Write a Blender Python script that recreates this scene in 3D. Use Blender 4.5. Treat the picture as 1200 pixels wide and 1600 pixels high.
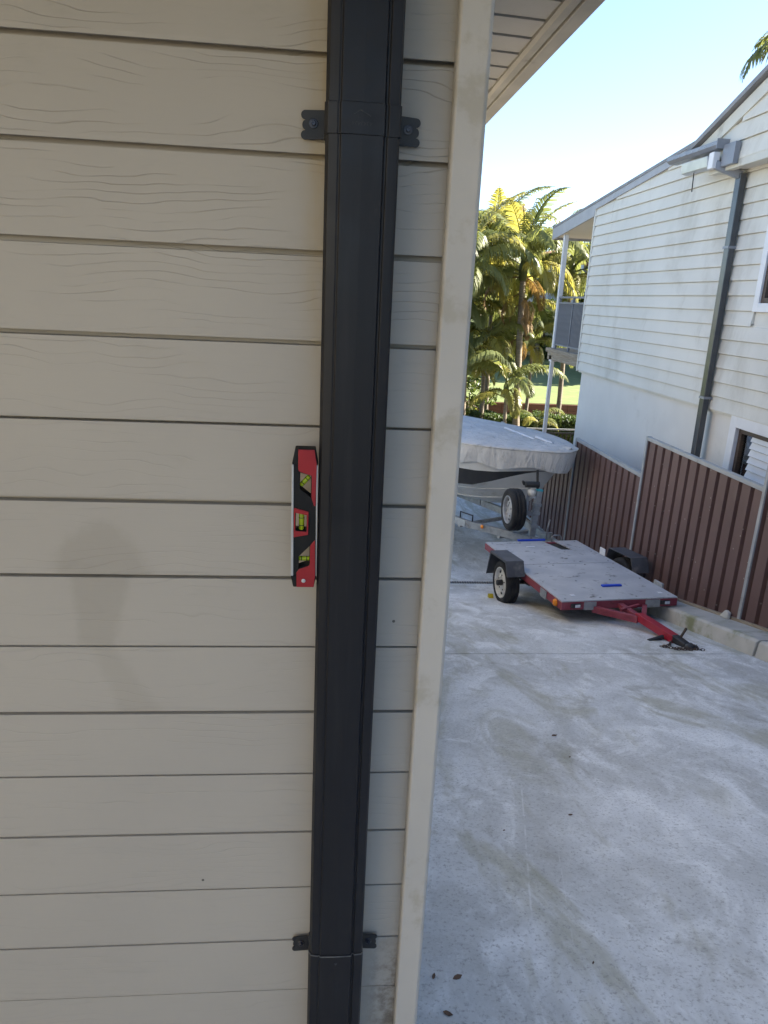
import bpy, math, random
from mathutils import Vector, Matrix
from mathutils.geometry import tessellate_polygon

for o in list(bpy.data.objects):
    bpy.data.objects.remove(o, do_unlink=True)
scene = bpy.context.scene
COL = scene.collection

# ------------------------------------------------------------------ camera
def cam_matrix(yaw, pitch, roll, loc):
    ca, sa, cb, sb, cc, sc = math.cos(yaw), math.sin(yaw), math.cos(pitch), math.sin(pitch), math.cos(roll), math.sin(roll)
    B = Matrix(((1, 0, 0), (0, 0, -1), (0, 1, 0)))
    Rz = Matrix(((ca, -sa, 0), (sa, ca, 0), (0, 0, 1)))
    Rx = Matrix(((1, 0, 0), (0, cb, -sb), (0, sb, cb)))
    Rr = Matrix(((cc, -sc, 0), (sc, cc, 0), (0, 0, 1)))
    R = Rr @ Rx @ B @ Rz
    m = Matrix((R[0], -R[1], -R[2])).transposed().to_4x4()
    m.translation = Vector(loc)
    return m
cd = bpy.data.cameras.new('camera')
cam = bpy.data.objects.new('camera', cd); COL.objects.link(cam)
cam.matrix_world = cam_matrix(0.0960277, 0.2899293, 0.0470577, (0, -1.13, 1.7825))
cd.sensor_fit = 'VERTICAL'; cd.sensor_height = 36.0; cd.lens = 36.0 * 1119.97 / 1600.0
cd.clip_start = 0.05; cd.clip_end = 2000
scene.camera = cam

# ------------------------------------------------------------------ light
SUN_EL, SUN_AZ = math.radians(41), math.radians(84)      # azimuth clockwise from +Y
sun_dir = Vector((math.sin(SUN_AZ) * math.cos(SUN_EL), math.cos(SUN_AZ) * math.cos(SUN_EL), math.sin(SUN_EL)))
world = bpy.data.worlds.new('World'); scene.world = world; world.use_nodes = True
nt = world.node_tree; nt.nodes.clear()
sky = nt.nodes.new('ShaderNodeTexSky'); sky.sky_type = 'NISHITA'; sky.sun_disc = False
sky.sun_elevation = SUN_EL; sky.sun_rotation = SUN_AZ
sky.air_density = 0.85; sky.dust_density = 0.4; sky.ozone_density = 2.0
bg = nt.nodes.new('ShaderNodeBackground'); bg.inputs['Strength'].default_value = 0.065
wo = nt.nodes.new('ShaderNodeOutputWorld')
nt.links.new(sky.outputs[0], bg.inputs[0]); nt.links.new(bg.outputs[0], wo.inputs[0])
sl = bpy.data.lights.new('sun', 'SUN'); sl.energy = 5.0; sl.angle = math.radians(0.5); sl.color = (1.0, 0.91, 0.78)
so = bpy.data.objects.new('sun', sl); COL.objects.link(so)
so.rotation_euler = (-sun_dir).to_track_quat('-Z', 'Y').to_euler(); so.location = (30, 20, 30)
vs = scene.view_settings
vs.view_transform = 'Standard'; vs.look = 'None'; vs.exposure = 2.55; vs.gamma = 1.0
scene.render.engine = 'CYCLES'
scene.cycles.max_bounces = 6; scene.cycles.diffuse_bounces = 3; scene.cycles.glossy_bounces = 3; scene.cycles.transmission_bounces = 4; scene.cycles.transparent_max_bounces = 8

# ------------------------------------------------------------------ helpers
def V(*a): return Vector(a)
class MB:
    def __init__(s): s.v = []; s.f = []
    def add(s, vs_, fs_):
        n = len(s.v); s.v += [tuple(p) for p in vs_]; s.f += [tuple(i + n for i in f) for f in fs_]; return s
    def box(s, x0, x1, y0, y1, z0, z1):
        return s.add([(x0,y0,z0),(x1,y0,z0),(x1,y1,z0),(x0,y1,z0),(x0,y0,z1),(x1,y0,z1),(x1,y1,z1),(x0,y1,z1)],
                     [(0,3,2,1),(4,5,6,7),(0,1,5,4),(1,2,6,5),(2,3,7,6),(3,0,4,7)])
    def hexa(s, p): # 8 points bottom ring, top ring
        return s.add(p, [(0,3,2,1),(4,5,6,7),(0,1,5,4),(1,2,6,5),(2,3,7,6),(3,0,4,7)])
    def beam(s, p, q, w, h, up=(0,0,1)):
        p, q = Vector(p), Vector(q); d = (q - p).normalized(); up = Vector(up)
        r = d.cross(up)
        if r.length < 1e-5: r = d.cross(V(0,1,0))
        r.normalize(); u = r.cross(d)
        a, b = r * w / 2, u * h / 2
        return s.hexa([p-a-b, p+a-b, q+a-b, q-a-b, p-a+b, p+a+b, q+a+b, q-a+b])
    def extrude(s, poly, off):   # poly: list of 3d points (planar), off: vector
        n = len(poly); off = Vector(off); P = [Vector(p) for p in poly]
        tris = tessellate_polygon([P])
        vs_ = P + [p + off for p in P]
        fs_ = [tuple(t) for t in tris] + [tuple(i + n for i in reversed(t)) for t in tris]
        fs_ += [(i, (i+1) % n, (i+1) % n + n, i + n) for i in range(n)]
        return s.add(vs_, fs_)
    def plate(s, loops, off):    # polygon with holes
        off = Vector(off); L = [[Vector(p) for p in l] for l in loops]
        tris = tessellate_polygon(L); flat = [p for l in L for p in l]; n = len(flat)
        fs_ = [tuple(t) for t in tris] + [tuple(i + n for i in reversed(t)) for t in tris]
        b = 0
        for l in L:
            m = len(l)
            fs_ += [(b+i, b+(i+1) % m, b+(i+1) % m + n, b+i+n) for i in range(m)]; b += m
        return s.add(flat + [p + off for p in flat], fs_)
    def tube(s, pts, r, n=8, cap=True):
        P = [Vector(p) for p in pts]; k = len(P); rr = r if isinstance(r, (list, tuple)) else [r] * k
        vs_ = []; fs_ = []; ref = None
        for i in range(k):
            d = (P[min(i+1, k-1)] - P[max(i-1, 0)]).normalized()
            if ref is None:
                ref = d.cross(V(0,0,1))
                if ref.length < 1e-3: ref = d.cross(V(1,0,0))
            ref = (ref - d * ref.dot(d)).normalized(); b = d.cross(ref)
            for j in range(n):
                a = 2 * math.pi * j / n; vs_.append(P[i] + (ref * math.cos(a) + b * math.sin(a)) * rr[i])
        for i in range(k-1):
            for j in range(n):
                fs_.append((i*n+j, i*n+(j+1) % n, (i+1)*n+(j+1) % n, (i+1)*n+j))
        if cap: fs_ += [tuple(range(n))[::-1], tuple((k-1)*n + j for j in range(n))]
        return s.add(vs_, fs_)
    def lathe(s, prof, c, axis, n=32, closed=False):  # prof: (radius, along axis)
        c = Vector(c); d = Vector(axis).normalized(); r = d.cross(V(0,0,1))
        if r.length < 1e-3: r = V(1,0,0)
        r.normalize(); b = d.cross(r); k = len(prof); vs_ = []; fs_ = []
        for (rad, h) in prof:
            for j in range(n):
                a = 2*math.pi*j/n; vs_.append(c + d*h + (r*math.cos(a) + b*math.sin(a))*rad)
        for i in range(k if closed else k-1):
            i2 = (i+1) % k
            for j in range(n): fs_.append((i*n+j, i*n+(j+1) % n, i2*n+(j+1) % n, i2*n+j))
        return s.add(vs_, fs_)
    def grid(s, rows):  # rows: list of equally long lists of points
        k, n = len(rows), len(rows[0])
        return s.add([p for r in rows for p in r], [(i*n+j, i*n+j+1, (i+1)*n+j+1, (i+1)*n+j) for i in range(k-1) for j in range(n-1)])
    def mesh(s, name, mat, smooth=False):
        me = bpy.data.meshes.new(name); me.from_pydata([tuple(v) for v in s.v], [], s.f)
        me.materials.append(mat)
        if smooth: me.polygons.foreach_set('use_smooth', [True] * len(me.polygons))
        me.update(); return me
    def build(s, name, mat, parent=None, bevel=0, smooth=False, fix=True, seg=2):
        me = s.mesh(name, mat, smooth)
        if fix:
            import bmesh
            bm = bmesh.new(); bm.from_mesh(me); bmesh.ops.recalc_face_normals(bm, faces=bm.faces); bm.to_mesh(me); bm.free()
        o = bpy.data.objects.new(name, me); COL.objects.link(o)
        if parent is not None: attach(o, parent)
        if bevel:
            m = o.modifiers.new('bevel', 'BEVEL'); m.width = bevel; m.segments = seg; m.limit_method = 'ANGLE'; m.angle_limit = math.radians(40)
        return o
ROOTLOC = {}
def world_loc(o):
    return ROOTLOC.get(o.name, V(0,0,0))
def attach(o, parent):      # meshes are written in world coordinates
    o.parent = parent; o.matrix_parent_inverse = Matrix.Translation(-world_loc(parent))
def put(me, name, parent, loc=(0,0,0), rot=(0,0,0), scale=(1,1,1)):   # place shared mesh data
    o = bpy.data.objects.new(name, me); COL.objects.link(o)
    o.location = loc; o.rotation_euler = rot; o.scale = scale
    if parent is not None: attach(o, parent)
    return o
def thing(name, label, cat, loc=(0,0,0), group=None):
    o = bpy.data.objects.new(name, None); COL.objects.link(o); o.location = loc; o.empty_display_size = 0.1
    ROOTLOC[o.name] = Vector(loc); tag(o, label, cat, group); return o
def tag(o, label, cat, group=None):
    o['label'] = label; o['category'] = cat
    if group: o['group'] = group
    return o
def struct(o): o['kind'] = 'structure'; return o
def stuff(o): o['kind'] = 'stuff'; return o

# ------------------------------------------------------------------ materials
class NT:
    def __init__(s, name):
        s.m = bpy.data.materials.new(name); s.m.use_nodes = True; s.t = s.m.node_tree; s.n = s.t.nodes
        s.b = s.n['Principled BSDF']; s.out = s.n['Material Output']; s.tc = s.n.new('ShaderNodeTexCoord')
    def link(s, a, b): s.t.links.new(a, b)
    def sock(s, inp, v):
        if isinstance(v, (int, float)): inp.default_value = v
        elif isinstance(v, (tuple, list)): inp.default_value = tuple(v) + ((1,) if len(v) == 3 and len(inp.default_value) == 4 else ())
        else: s.link(v, inp)
    def map(s, scale=(1,1,1), loc=(0,0,0), rot=(0,0,0), src='Object'):
        m = s.n.new('ShaderNodeMapping'); m.inputs['Scale'].default_value = scale; m.inputs['Location'].default_value = loc; m.inputs['Rotation'].default_value = rot
        s.link(s.tc.outputs[src], m.inputs['Vector']); return m.outputs[0]
    def noise(s, vec=None, scale=5, detail=4, rough=.5, dist=0):
        n = s.n.new('ShaderNodeTexNoise'); n.inputs['Scale'].default_value = scale; n.inputs['Detail'].default_value = detail
        n.inputs['Roughness'].default_value = rough; n.inputs['Distortion'].default_value = dist
        s.link(vec if vec is not None else s.tc.outputs['Object'], n.inputs['Vector']); return n.outputs['Fac']
    def voro(s, vec=None, scale=5, feature='F1', out='Distance', rand=1):
        n = s.n.new('ShaderNodeTexVoronoi'); n.feature = feature; n.inputs['Scale'].default_value = scale; n.inputs['Randomness'].default_value = rand
        s.link(vec if vec is not None else s.tc.outputs['Object'], n.inputs['Vector']); return n.outputs[out]
    def math(s, op, a, b=0.0, clamp=False):
        n = s.n.new('ShaderNodeMath'); n.operation = op; n.use_clamp = clamp; s.sock(n.inputs[0], a); s.sock(n.inputs[1], b); return n.outputs[0]
    def ramp(s, fac, lo, hi, a=0.0, b=1.0, smooth=True):
        n = s.n.new('ShaderNodeMapRange'); n.interpolation_type = 'SMOOTHSTEP' if smooth else 'LINEAR'
        s.sock(n.inputs['Value'], fac); n.inputs['From Min'].default_value = lo; n.inputs['From Max'].default_value = hi
        n.inputs['To Min'].default_value = a; n.inputs['To Max'].default_value = b; return n.outputs['Result']
    def mix(s, fac, a, b, mode='MIX'):
        n = s.n.new('ShaderNodeMix'); n.data_type = 'RGBA'; n.blend_type = mode
        s.sock(n.inputs[0], fac); s.sock(n.inputs[6], a); s.sock(n.inputs[7], b); return n.outputs[2]
    def bump(s, h, strength=.3, dist=.01, normal=None):
        n = s.n.new('ShaderNodeBump'); n.inputs['Strength'].default_value = strength; n.inputs['Distance'].default_value = dist
        s.link(h, n.inputs['Height'])
        if normal is not None: s.link(normal, n.inputs['Normal'])
        return n.outputs[0]
    def sep(s, src='Object'):
        n = s.n.new('ShaderNodeSeparateXYZ'); s.link(s.tc.outputs[src], n.inputs[0]); return n.outputs
    def set(s, color=None, rough=None, metal=None, normal=None, spec=None):
        if color is not None: s.sock(s.b.inputs['Base Color'], color)
        if rough is not None: s.sock(s.b.inputs['Roughness'], rough)
        if metal is not None: s.sock(s.b.inputs['Metallic'], metal)
        if normal is not None: s.link(normal, s.b.inputs['Normal'])
        if spec is not None: s.b.inputs['Specular IOR Level'].default_value = spec
        return s.m
def simple(name, c1, c2=None, scale=6, rough=.5, metal=0, bump=0, bscale=80, spec=.5, stretch=(1,1,1), detail=5, dirt=None, dscale=3, dlo=.55, dhi=.75):
    t = NT(name); c = c1
    if c2 is not None:
        c = t.mix(t.ramp(t.noise(t.map(stretch), scale, detail), .3, .7), c1, c2)
    if dirt is not None:
        c = t.mix(t.ramp(t.noise(None, dscale, 8, .65), dlo, dhi), c, dirt)
    r = rough
    nm = t.bump(t.noise(t.map(stretch), bscale, 5), bump, .004) if bump else None
    return t.set(c, r, metal, nm, spec)

def mat_weatherboard():
    t = NT('painted_weatherboard')
    oi = t.n.new('ShaderNodeObjectInfo')
    mp = t.n.new('ShaderNodeMapping'); mp.inputs['Scale'].default_value = (3.4, 1, 9)
    add = t.n.new('ShaderNodeVectorMath'); add.operation = 'ADD'
    cmb = t.n.new('ShaderNodeCombineXYZ'); r7 = t.math('MULTIPLY', oi.outputs['Random'], 37.0)
    t.link(r7, cmb.inputs[0]); t.link(r7, cmb.inputs[1])
    t.link(t.tc.outputs['Object'], mp.inputs[0]); t.link(mp.outputs[0], add.inputs[0]); t.link(cmb.outputs[0], add.inputs[1])
    n1 = t.noise(add.outputs[0], 1.0, 3.0, .45, .1)
    sxyz = t.sep()
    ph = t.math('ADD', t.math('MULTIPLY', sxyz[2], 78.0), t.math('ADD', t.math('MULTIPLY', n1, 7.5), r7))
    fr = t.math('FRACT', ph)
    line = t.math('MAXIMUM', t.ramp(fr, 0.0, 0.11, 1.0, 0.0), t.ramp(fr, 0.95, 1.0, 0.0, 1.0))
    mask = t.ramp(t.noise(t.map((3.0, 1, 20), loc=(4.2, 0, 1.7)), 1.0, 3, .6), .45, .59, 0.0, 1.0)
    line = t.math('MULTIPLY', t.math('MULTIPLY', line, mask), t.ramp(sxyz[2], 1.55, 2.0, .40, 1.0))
    fine = t.noise(t.map((14, 1, 220)), 1.0, 2, .6)
    shared = t.math('MULTIPLY', t.math('SUBTRACT', t.noise(None, 22, 5, .65), .5), 1.1)
    sx, sy, sz = t.sep()
    # colour: greige paint, faint blotches, water stains, specks
    base = t.mix(t.ramp(t.noise(None, 2.3, 5), .3, .75), (.455, .415, .355), (.425, .388, .335))
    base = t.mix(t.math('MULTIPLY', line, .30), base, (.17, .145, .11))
    base = t.mix(t.math('MULTIPLY', t.ramp(t.noise(t.map((3, 1, 9)), 2.2, 7, .65), .56, .78), .25), base, (.30, .27, .22))
    # keyhole shaped damp mark spread over three boards
    def ell(cx, cz, rx, rz, zlo, zhi):
        a = t.math('POWER', t.math('DIVIDE', t.math('SUBTRACT', sx, cx), rx), 2.0)
        b = t.math('POWER', t.math('DIVIDE', t.math('SUBTRACT', sz, cz), rz), 2.0)
        d = t.math('ADD', t.math('ADD', a, b), shared)
        e = t.ramp(d, .55, 1.15, 1.0, 0.0)
        w = t.math('MULTIPLY', t.math('GREATER_THAN', sz, zlo), t.math('LESS_THAN', sz, zhi))
        return t.math('MULTIPLY', e, w)
    st = ell(-.350, 1.331, .080, .088, 1.329, 1.46)
    def taper(ct, wt, cb, wb, zt, zb, soft):      # patch that narrows from the top of a board to its lower edge
        k1 = (ct - cb) / (zt - zb); k2 = (wt - wb) / (zt - zb); dz = t.math('SUBTRACT', sz, zb)
        dx = t.math('ABSOLUTE', t.math('SUBTRACT', sx, t.math('ADD', t.math('MULTIPLY', dz, k1), cb)))
        d = t.math('ADD', t.math('SUBTRACT', dx, t.math('ADD', t.math('MULTIPLY', dz, k2), wb)), t.math('MULTIPLY', shared, .03))
        w = t.math('MULTIPLY', t.math('GREATER_THAN', sz, zb), t.math('LESS_THAN', sz, zt))
        return t.math('MULTIPLY', t.ramp(d, -soft, soft, 1.0, 0.0), w)
    st = t.math('MAXIMUM', st, taper(-.355, .048, -.364, .028, 1.329, 1.200, .009))
    st = t.math('MAXIMUM', st, t.math('MULTIPLY', taper(-.362, .018, -.300, .034, 1.200, 1.071, .014), .7))
    base = t.mix(t.math('MULTIPLY', st, .24), base, (.25, .215, .16))
    # dirt splash by the corner near the ground
    dm = t.math('MULTIPLY', t.ramp(sx, .10, .165), t.ramp(sz, .62, .42))
    dm = t.math('MULTIPLY', dm, t.ramp(t.noise(None, 22, 8, .7), .40, .62))
    base = t.mix(t.math('MULTIPLY', dm, .75), base, (.13, .10, .07))
    # warm reflected light painted in beside the pipe on the upper boards
    wtint = t.math('MULTIPLY', t.ramp(sx, -.045, 0.0), t.ramp(sx, .02, .0))
    wtint = t.math('MULTIPLY', wtint, t.ramp(sz, 1.5, 2.0))
    base = t.mix(t.math('MULTIPLY', wtint, t.ramp(t.noise(t.map((8, 1, 2)), 4, 5), .35, .7, .15, .55)), base, (.40, .28, .10))
    # insect specks
    vd = t.voro(t.map((1, 0, 1.0)), 21.0)
    vc = t.voro(t.map((1, 0, 1.0)), 21.0, out='Color')
    sp = t.n.new('ShaderNodeSeparateColor'); t.link(vc, sp.inputs[0])
    spk = t.math('MULTIPLY', t.math('LESS_THAN', vd, t.math('MULTIPLY', sp.outputs[1], .055)), t.math('GREATER_THAN', sp.outputs[0], .66))
    base = t.mix(t.math('MULTIPLY', spk, .85), base, (.05, .045, .04))
    # relief: fine texture minus the grain lines
    h = t.math('SUBTRACT', t.math('MULTIPLY', fine, .22), line)
    nm = t.bump(h, .55, .0013)
    return t.set(base, t.ramp(fine, .3, .7, .48, .62), 0, nm, .35)

def mat_concrete():
    t = NT('weathered_concrete')
    p = t.map((1, .62, 1))
    sx, sy, sz = t.sep()
    big = t.noise(p, 1.4, 6, .62, .7)
    cloud = t.noise(t.map((1, .6, 1), rot=(0, 0, .5)), 3.4, 7, .66, .7)
    wisps = t.noise(t.map((1.3, .7, 1), rot=(0, 0, -.7)), 6.5, 6, .72, 1.3)
    grit = t.noise(None, 70, 4, .8)
    grit2 = t.noise(None, 320, 3, .7)
    c = t.mix(t.ramp(big, .35, .65), (.50, .505, .485), (.68, .69, .68))
    c = t.mix(t.ramp(cloud, .46, .66, 0, .85), c, (.82, .83, .82))
    c = t.mix(t.ramp(wisps, .54, .74, 0, .42), c, (.72, .73, .72))
    # moss/brown streaks running down to the right
    alg = t.noise(t.map((1.5, .45, 1), loc=(3.1, 1.7, 0), rot=(0, 0, .45)), 1.15, 5, .62, 1.4)
    c = t.mix(t.ramp(alg, .51, .66, 0, .66), c, (.36, .345, .245))
    alg2 = t.noise(t.map((1.2, .7, 1), loc=(9.1, 4.7, 0), rot=(0, 0, .5)), 2.3, 5, .7, .8)
    c = t.mix(t.ramp(alg2, .55, .70, 0, .50), c, (.29, .275, .225))
    # trowel swirls
    vd = t.voro(t.map((1, 1, 0)), 1.25)
    sw = t.math('SINE', t.math('MULTIPLY', t.math('ADD', vd, t.math('MULTIPLY', t.noise(None, 3.5, 4), .16)), 185.0))
    swm = t.math('MULTIPLY', t.ramp(vd, .12, .38), t.ramp(t.noise(None, 1.3, 3), .48, .62))
    swl = t.math('MULTIPLY', t.ramp(sw, .2, 1.0), swm)
    c = t.mix(t.math('MULTIPLY', swl, .13), c, (.24, .24, .23))
    c = t.mix(t.ramp(grit, .52, .66, 0, .62), c, (.24, .235, .22))
    c = t.mix(t.ramp(grit2, .56, .74, 0, .35), c, (.70, .70, .69))
    mott = t.noise(t.map((1, .8, 1)), 17, 7, .78)
    c = t.mix(t.ramp(mott, .53, .72, 0, .50), c, (.34, .34, .32))
    c = t.mix(t.ramp(mott, .46, .30, 0, .45), c, (.70, .71, .70))
    # two long pale scratches
    def scratch(ax, ay, bx, by, w, amt):
        L = math.hypot(bx-ax, by-ay); ux, uy = (bx-ax)/L, (by-ay)/L
        dx = t.math('SUBTRACT', sx, ax); dy = t.math('SUBTRACT', sy, ay)
        al = t.math('ADD', t.math('MULTIPLY', dx, ux), t.math('MULTIPLY', dy, uy))
        ac = t.math('ABSOLUTE', t.math('ADD', t.math('SUBTRACT', t.math('MULTIPLY', dx, -uy), t.math('MULTIPLY', dy, -ux)), t.math('MULTIPLY', t.math('SUBTRACT', t.noise(None, 3, 3), .5), .012)))
        m = t.math('MULTIPLY', t.ramp(ac, w*.4, w, 1, 0), t.math('MULTIPLY', t.ramp(al, 0, .1), t.ramp(al, L, L-.1)))
        return t.math('MULTIPLY', t.math('MULTIPLY', m, t.ramp(t.noise(None, 12, 4), .35, .6)), amt)
    for a in ((1.02, 1.80, .66, .42, .005, .5), (.98, 1.15, .82, .55, .003, .35), (1.20, 1.55, 1.35, 1.0, .003, .3)):
        c = t.mix(scratch(*a), c, (.74, .74, .73))
    nm = t.bump(grit, .5, .005)
    return t.set(c, t.ramp(cloud, .3, .7, .72, .90), 0, nm, .3)

def mat_cladding_far():
    t = NT('stained_cream_cladding')
    base = t.mix(t.ramp(t.noise(None, 1.2, 5), .3, .7), (.67, .655, .60), (.61, .60, .55))
    stn = t.noise(t.map((1, .9, .45)), 1.05, 9, .68, .6)
    base = t.mix(t.ramp(stn, .48, .72, 0, .55), base, (.37, .345, .285))
    drip = t.noise(t.map((1, 2.6, .25)), 2.0, 7, .65)
    base = t.mix(t.ramp(drip, .58, .78, 0, .35), base, (.34, .32, .28))
    nm = t.bump(t.noise(t.map((1, 3, 40)), 2, 4), .12, .003)
    return t.set(base, .6, 0, nm, .3)

def mat_leaf(name, c1, c2, trans=.35, scale=3, rough=.45):
    t = NT(name); oi = t.n.new('ShaderNodeObjectInfo')
    f = t.math('ADD', t.noise(None, scale, 4), t.math('MULTIPLY', t.math('SUBTRACT', oi.outputs['Random'], .5), .35))
    c = t.mix(t.ramp(f, .3, .7), c1, c2); t.set(c, rough, 0, None, .4)
    tr = t.n.new('ShaderNodeBsdfTranslucent'); mx = t.n.new('ShaderNodeMixShader')
    t.link(t.mix(.5, c, (c2[0]*1.6, c2[1]*1.5, c2[2]*.8)), tr.inputs[0]); mx.inputs[0].default_value = trans
    t.link(t.b.outputs[0], mx.inputs[1]); t.link(tr.outputs[0], mx.inputs[2]); t.link(mx.outputs[0], t.out.inputs[0]); return t.m

def mat_glass(name, tint=(.9, .95, .95), refl=.18):
    t = NT(name); t.n.remove(t.b)
    gl = t.n.new('ShaderNodeBsdfGlossy'); gl.inputs['Roughness'].default_value = .02; gl.inputs[0].default_value = (1, 1, 1, 1)
    tr = t.n.new('ShaderNodeBsdfTransparent'); tr.inputs[0].default_value = tint + (1,)
    mx = t.n.new('ShaderNodeMixShader'); fr = t.n.new('ShaderNodeFresnel'); fr.inputs[0].default_value = 1.5
    t.link(t.math('ADD', fr.outputs[0], refl, True), mx.inputs[0]); t.link(tr.outputs[0], mx.inputs[1]); t.link(gl.outputs[0], mx.inputs[2]); t.link(mx.outputs[0], t.out.inputs[0]); return t.m

M = {}
M['board'] = mat_weatherboard()
M['trim'] = simple('painted_corner_trim', (.53, .495, .44), (.49, .46, .41), 7, .5, bump=.15, bscale=60, dirt=(.43, .39, .32), dscale=9, dlo=.54, dhi=.66)
M['soffit'] = simple('painted_soffit_board', (.42, .40, .36), (.37, .355, .315), 5, .6, bump=.1, bscale=70)
M['fascia'] = simple('painted_fascia', (.40, .375, .315), (.33, .31, .26), 8, .6, bump=.15, bscale=50, dirt=(.16, .14, .11), dscale=6, dlo=.58, dhi=.75)
M['rooftile'] = simple('dark_roof_tile', (.07, .065, .065), (.10, .09, .085), 9, .8, bump=.3, bscale=40)
M['concrete'] = mat_concrete()
M['kerb'] = simple('pale_kerb_concrete', (.40, .395, .36), (.50, .49, .45), 4, .85, bump=.4, bscale=120, dirt=(.22, .23, .13), dscale=2.2, dlo=.52, dhi=.7)
def mat_pipe():
    t = NT('charcoal_powder_coat')
    d = t.noise(t.map((30, 30, 1.6)), 1.0, 5, .65); sm = t.noise(None, 9, 6, .7)
    c = t.mix(t.ramp(d, .50, .75, 0, .5), (.012, .012, .0145), (.028, .028, .030))
    c = t.mix(t.ramp(sm, .62, .78, 0, .5), c, (.044, .041, .037))
    return t.set(c, t.ramp(sm, .3, .7, .34, .50), 0, t.bump(t.noise(t.map((3, 3, .6)), 8, 2), .05, .004), .32)
M['pipe'] = mat_pipe()
M['bracket'] = simple('black_painted_bracket', (.018, .018, .019), (.024, .023, .023), 30, .5, bump=.08, bscale=250)
M['screw'] = simple('dark_screw_steel', (.06, .06, .07), (.09, .09, .10), 60, .35, metal=.7)
M['cutedge'] = simple('bare_cut_metal_edge', (.24, .24, .24), (.14, .14, .14), 60, .45, metal=.6)
M['gap'] = simple('dark_joint', (.05, .048, .042), (.08, .075, .065), 20, .9)

# ------------------------------------------------------------------ ground and terrain
def prof_z(y):
    P = [(-60, .30), (-3.0, .30), (-1.2, .30), (0, 0), (8.2, -2.05), (9.4, -2.20), (15, -2.45), (19, -2.75), (23.7, -2.9), (60, -3.2), (900, -3.2)]
    for (a, za), (b, zb) in zip(P, P[1:]):
        if y <= b: return za + (zb - za) * (y - a) / (b - a)
    return P[-1][1]
ys = [-60, -10, -3, -1.2, -.6, 0, 2, 4, 6, 8.2, 9.4, 12, 15, 19, 23.7, 60, 900]
mb = MB(); mb.grid([[(x, y, prof_z(y) - .05) for x in (-900, -60, 0, 4.13, 60, 900)] for y in ys])
M['earth'] = simple('bare_earth', (.11, .085, .055), (.16, .13, .085), 3, .95, bump=.6, bscale=30, dirt=(.06, .075, .03), dscale=1.5)
struct(mb.build('ground', M['earth'], fix=False))

JY = 4.236
mb = MB()
def slab(y0, y1, n):
    ysx = [y0 + (y1 - y0) * i / n for i in range(n + 1)]
    x0, x1 = -7.0, 4.06
    top = [[(x0, y, prof_z(y)), (x1, y, prof_z(y))] for y in ysx]
    mb.grid(top)
    mb.add([(x0, y0, prof_z(y0)), (x1, y0, prof_z(y0)), (x1, y0, prof_z(y0)-.12), (x0, y0, prof_z(y0)-.12)], [(0,1,2,3)])
    mb.add([(x0, y1, prof_z(y1)), (x1, y1, prof_z(y1)), (x1, y1, prof_z(y1)-.12), (x0, y1, prof_z(y1)-.12)], [(3,2,1,0)])
slab(-3, -1.2, 1); slab(-1.2, 0, 1); slab(0, JY - .006, 1); slab(JY + .006, 8.19, 1)
slab(8.31, 9.4, 1); slab(9.4, 14.8, 1)
driveway = struct(mb.build('driveway', M['concrete'], fix=False))
jb = MB(); jb.add([(-7, JY-.006, prof_z(JY)-.007), (4.06, JY-.006, prof_z(JY)-.007), (4.06, JY+.006, prof_z(JY)-.01), (-7, JY+.006, prof_z(JY)-.01)], [(0,1,2,3)])
jb.build('expansion_joint', M['gap'], driveway)
# strip drain at the foot of the slope
M['drain'] = simple('grey_drain_grate', (.16, .165, .17), (.24, .245, .25), 30, .6, metal=.4)
drain = thing('strip_drain', 'narrow grated strip drain across the driveway behind the flat trailer', 'drain', (1.0, 8.25, prof_z(8.25)))
MB().add([(-7, 8.19, prof_z(8.19)-.05), (4.06, 8.19, prof_z(8.19)-.05), (4.06, 8.31, prof_z(8.31)-.05), (-7, 8.31, prof_z(8.31)-.05)], [(0,1,2,3)]).build('channel', M['gap'], drain, fix=False)
gm = MB()
for i in range(140):
    x = -1.2 + i * .036; gm.box(x, x + .022, 8.195, 8.305, -.012, 0.0)
gm.v = [(x, y, z + prof_z(8.25) - .004) for x, y, z in gm.v]
gm.build('grate', M['drain'], drain, fix=False)

# kerb along the fence
kerb = thing('concrete_kerb', 'pale raised concrete kerb running along the foot of the brown fence', 'kerb', (3.9, 4, prof_z(4)))
for (ya, yb) in ((-2.9, -.15), (-.12, 1.98), (2.01, 4.13), (4.16, 6.25)):
    b = MB(); za, zb = prof_z(ya), prof_z(yb); h = .155
    b.extrude([(3.755, ya, za-.05), (3.775, ya, za+h-.02), (3.80, ya, za+h), (4.075, ya, za+h+.005), (4.075, ya, za-.05)], (0, yb-ya, zb-za))
    b.build('kerb_block', M['kerb'], kerb, bevel=.008)
b = MB(); b.hexa([(4.079, 1.0, prof_z(1.0)+.10), (4.105, 1.0, prof_z(1.0)+.10), (4.105, 6.3, prof_z(6.3)+.10), (4.079, 6.3, prof_z(6.3)+.10),
                  (4.079, 1.0, prof_z(1.0)+.185), (4.105, 1.0, prof_z(1.0)+.185), (4.105, 6.3, prof_z(6.3)+.185), (4.079, 6.3, prof_z(6.3)+.185)])
M['oldtimber'] = simple('weathered_timber', (.22, .18, .13), (.33, .29, .23), 6, .85, stretch=(8, .6, 8), bump=.4, bscale=20)
b.build('timber_strip', M['oldtimber'], kerb)

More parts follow.
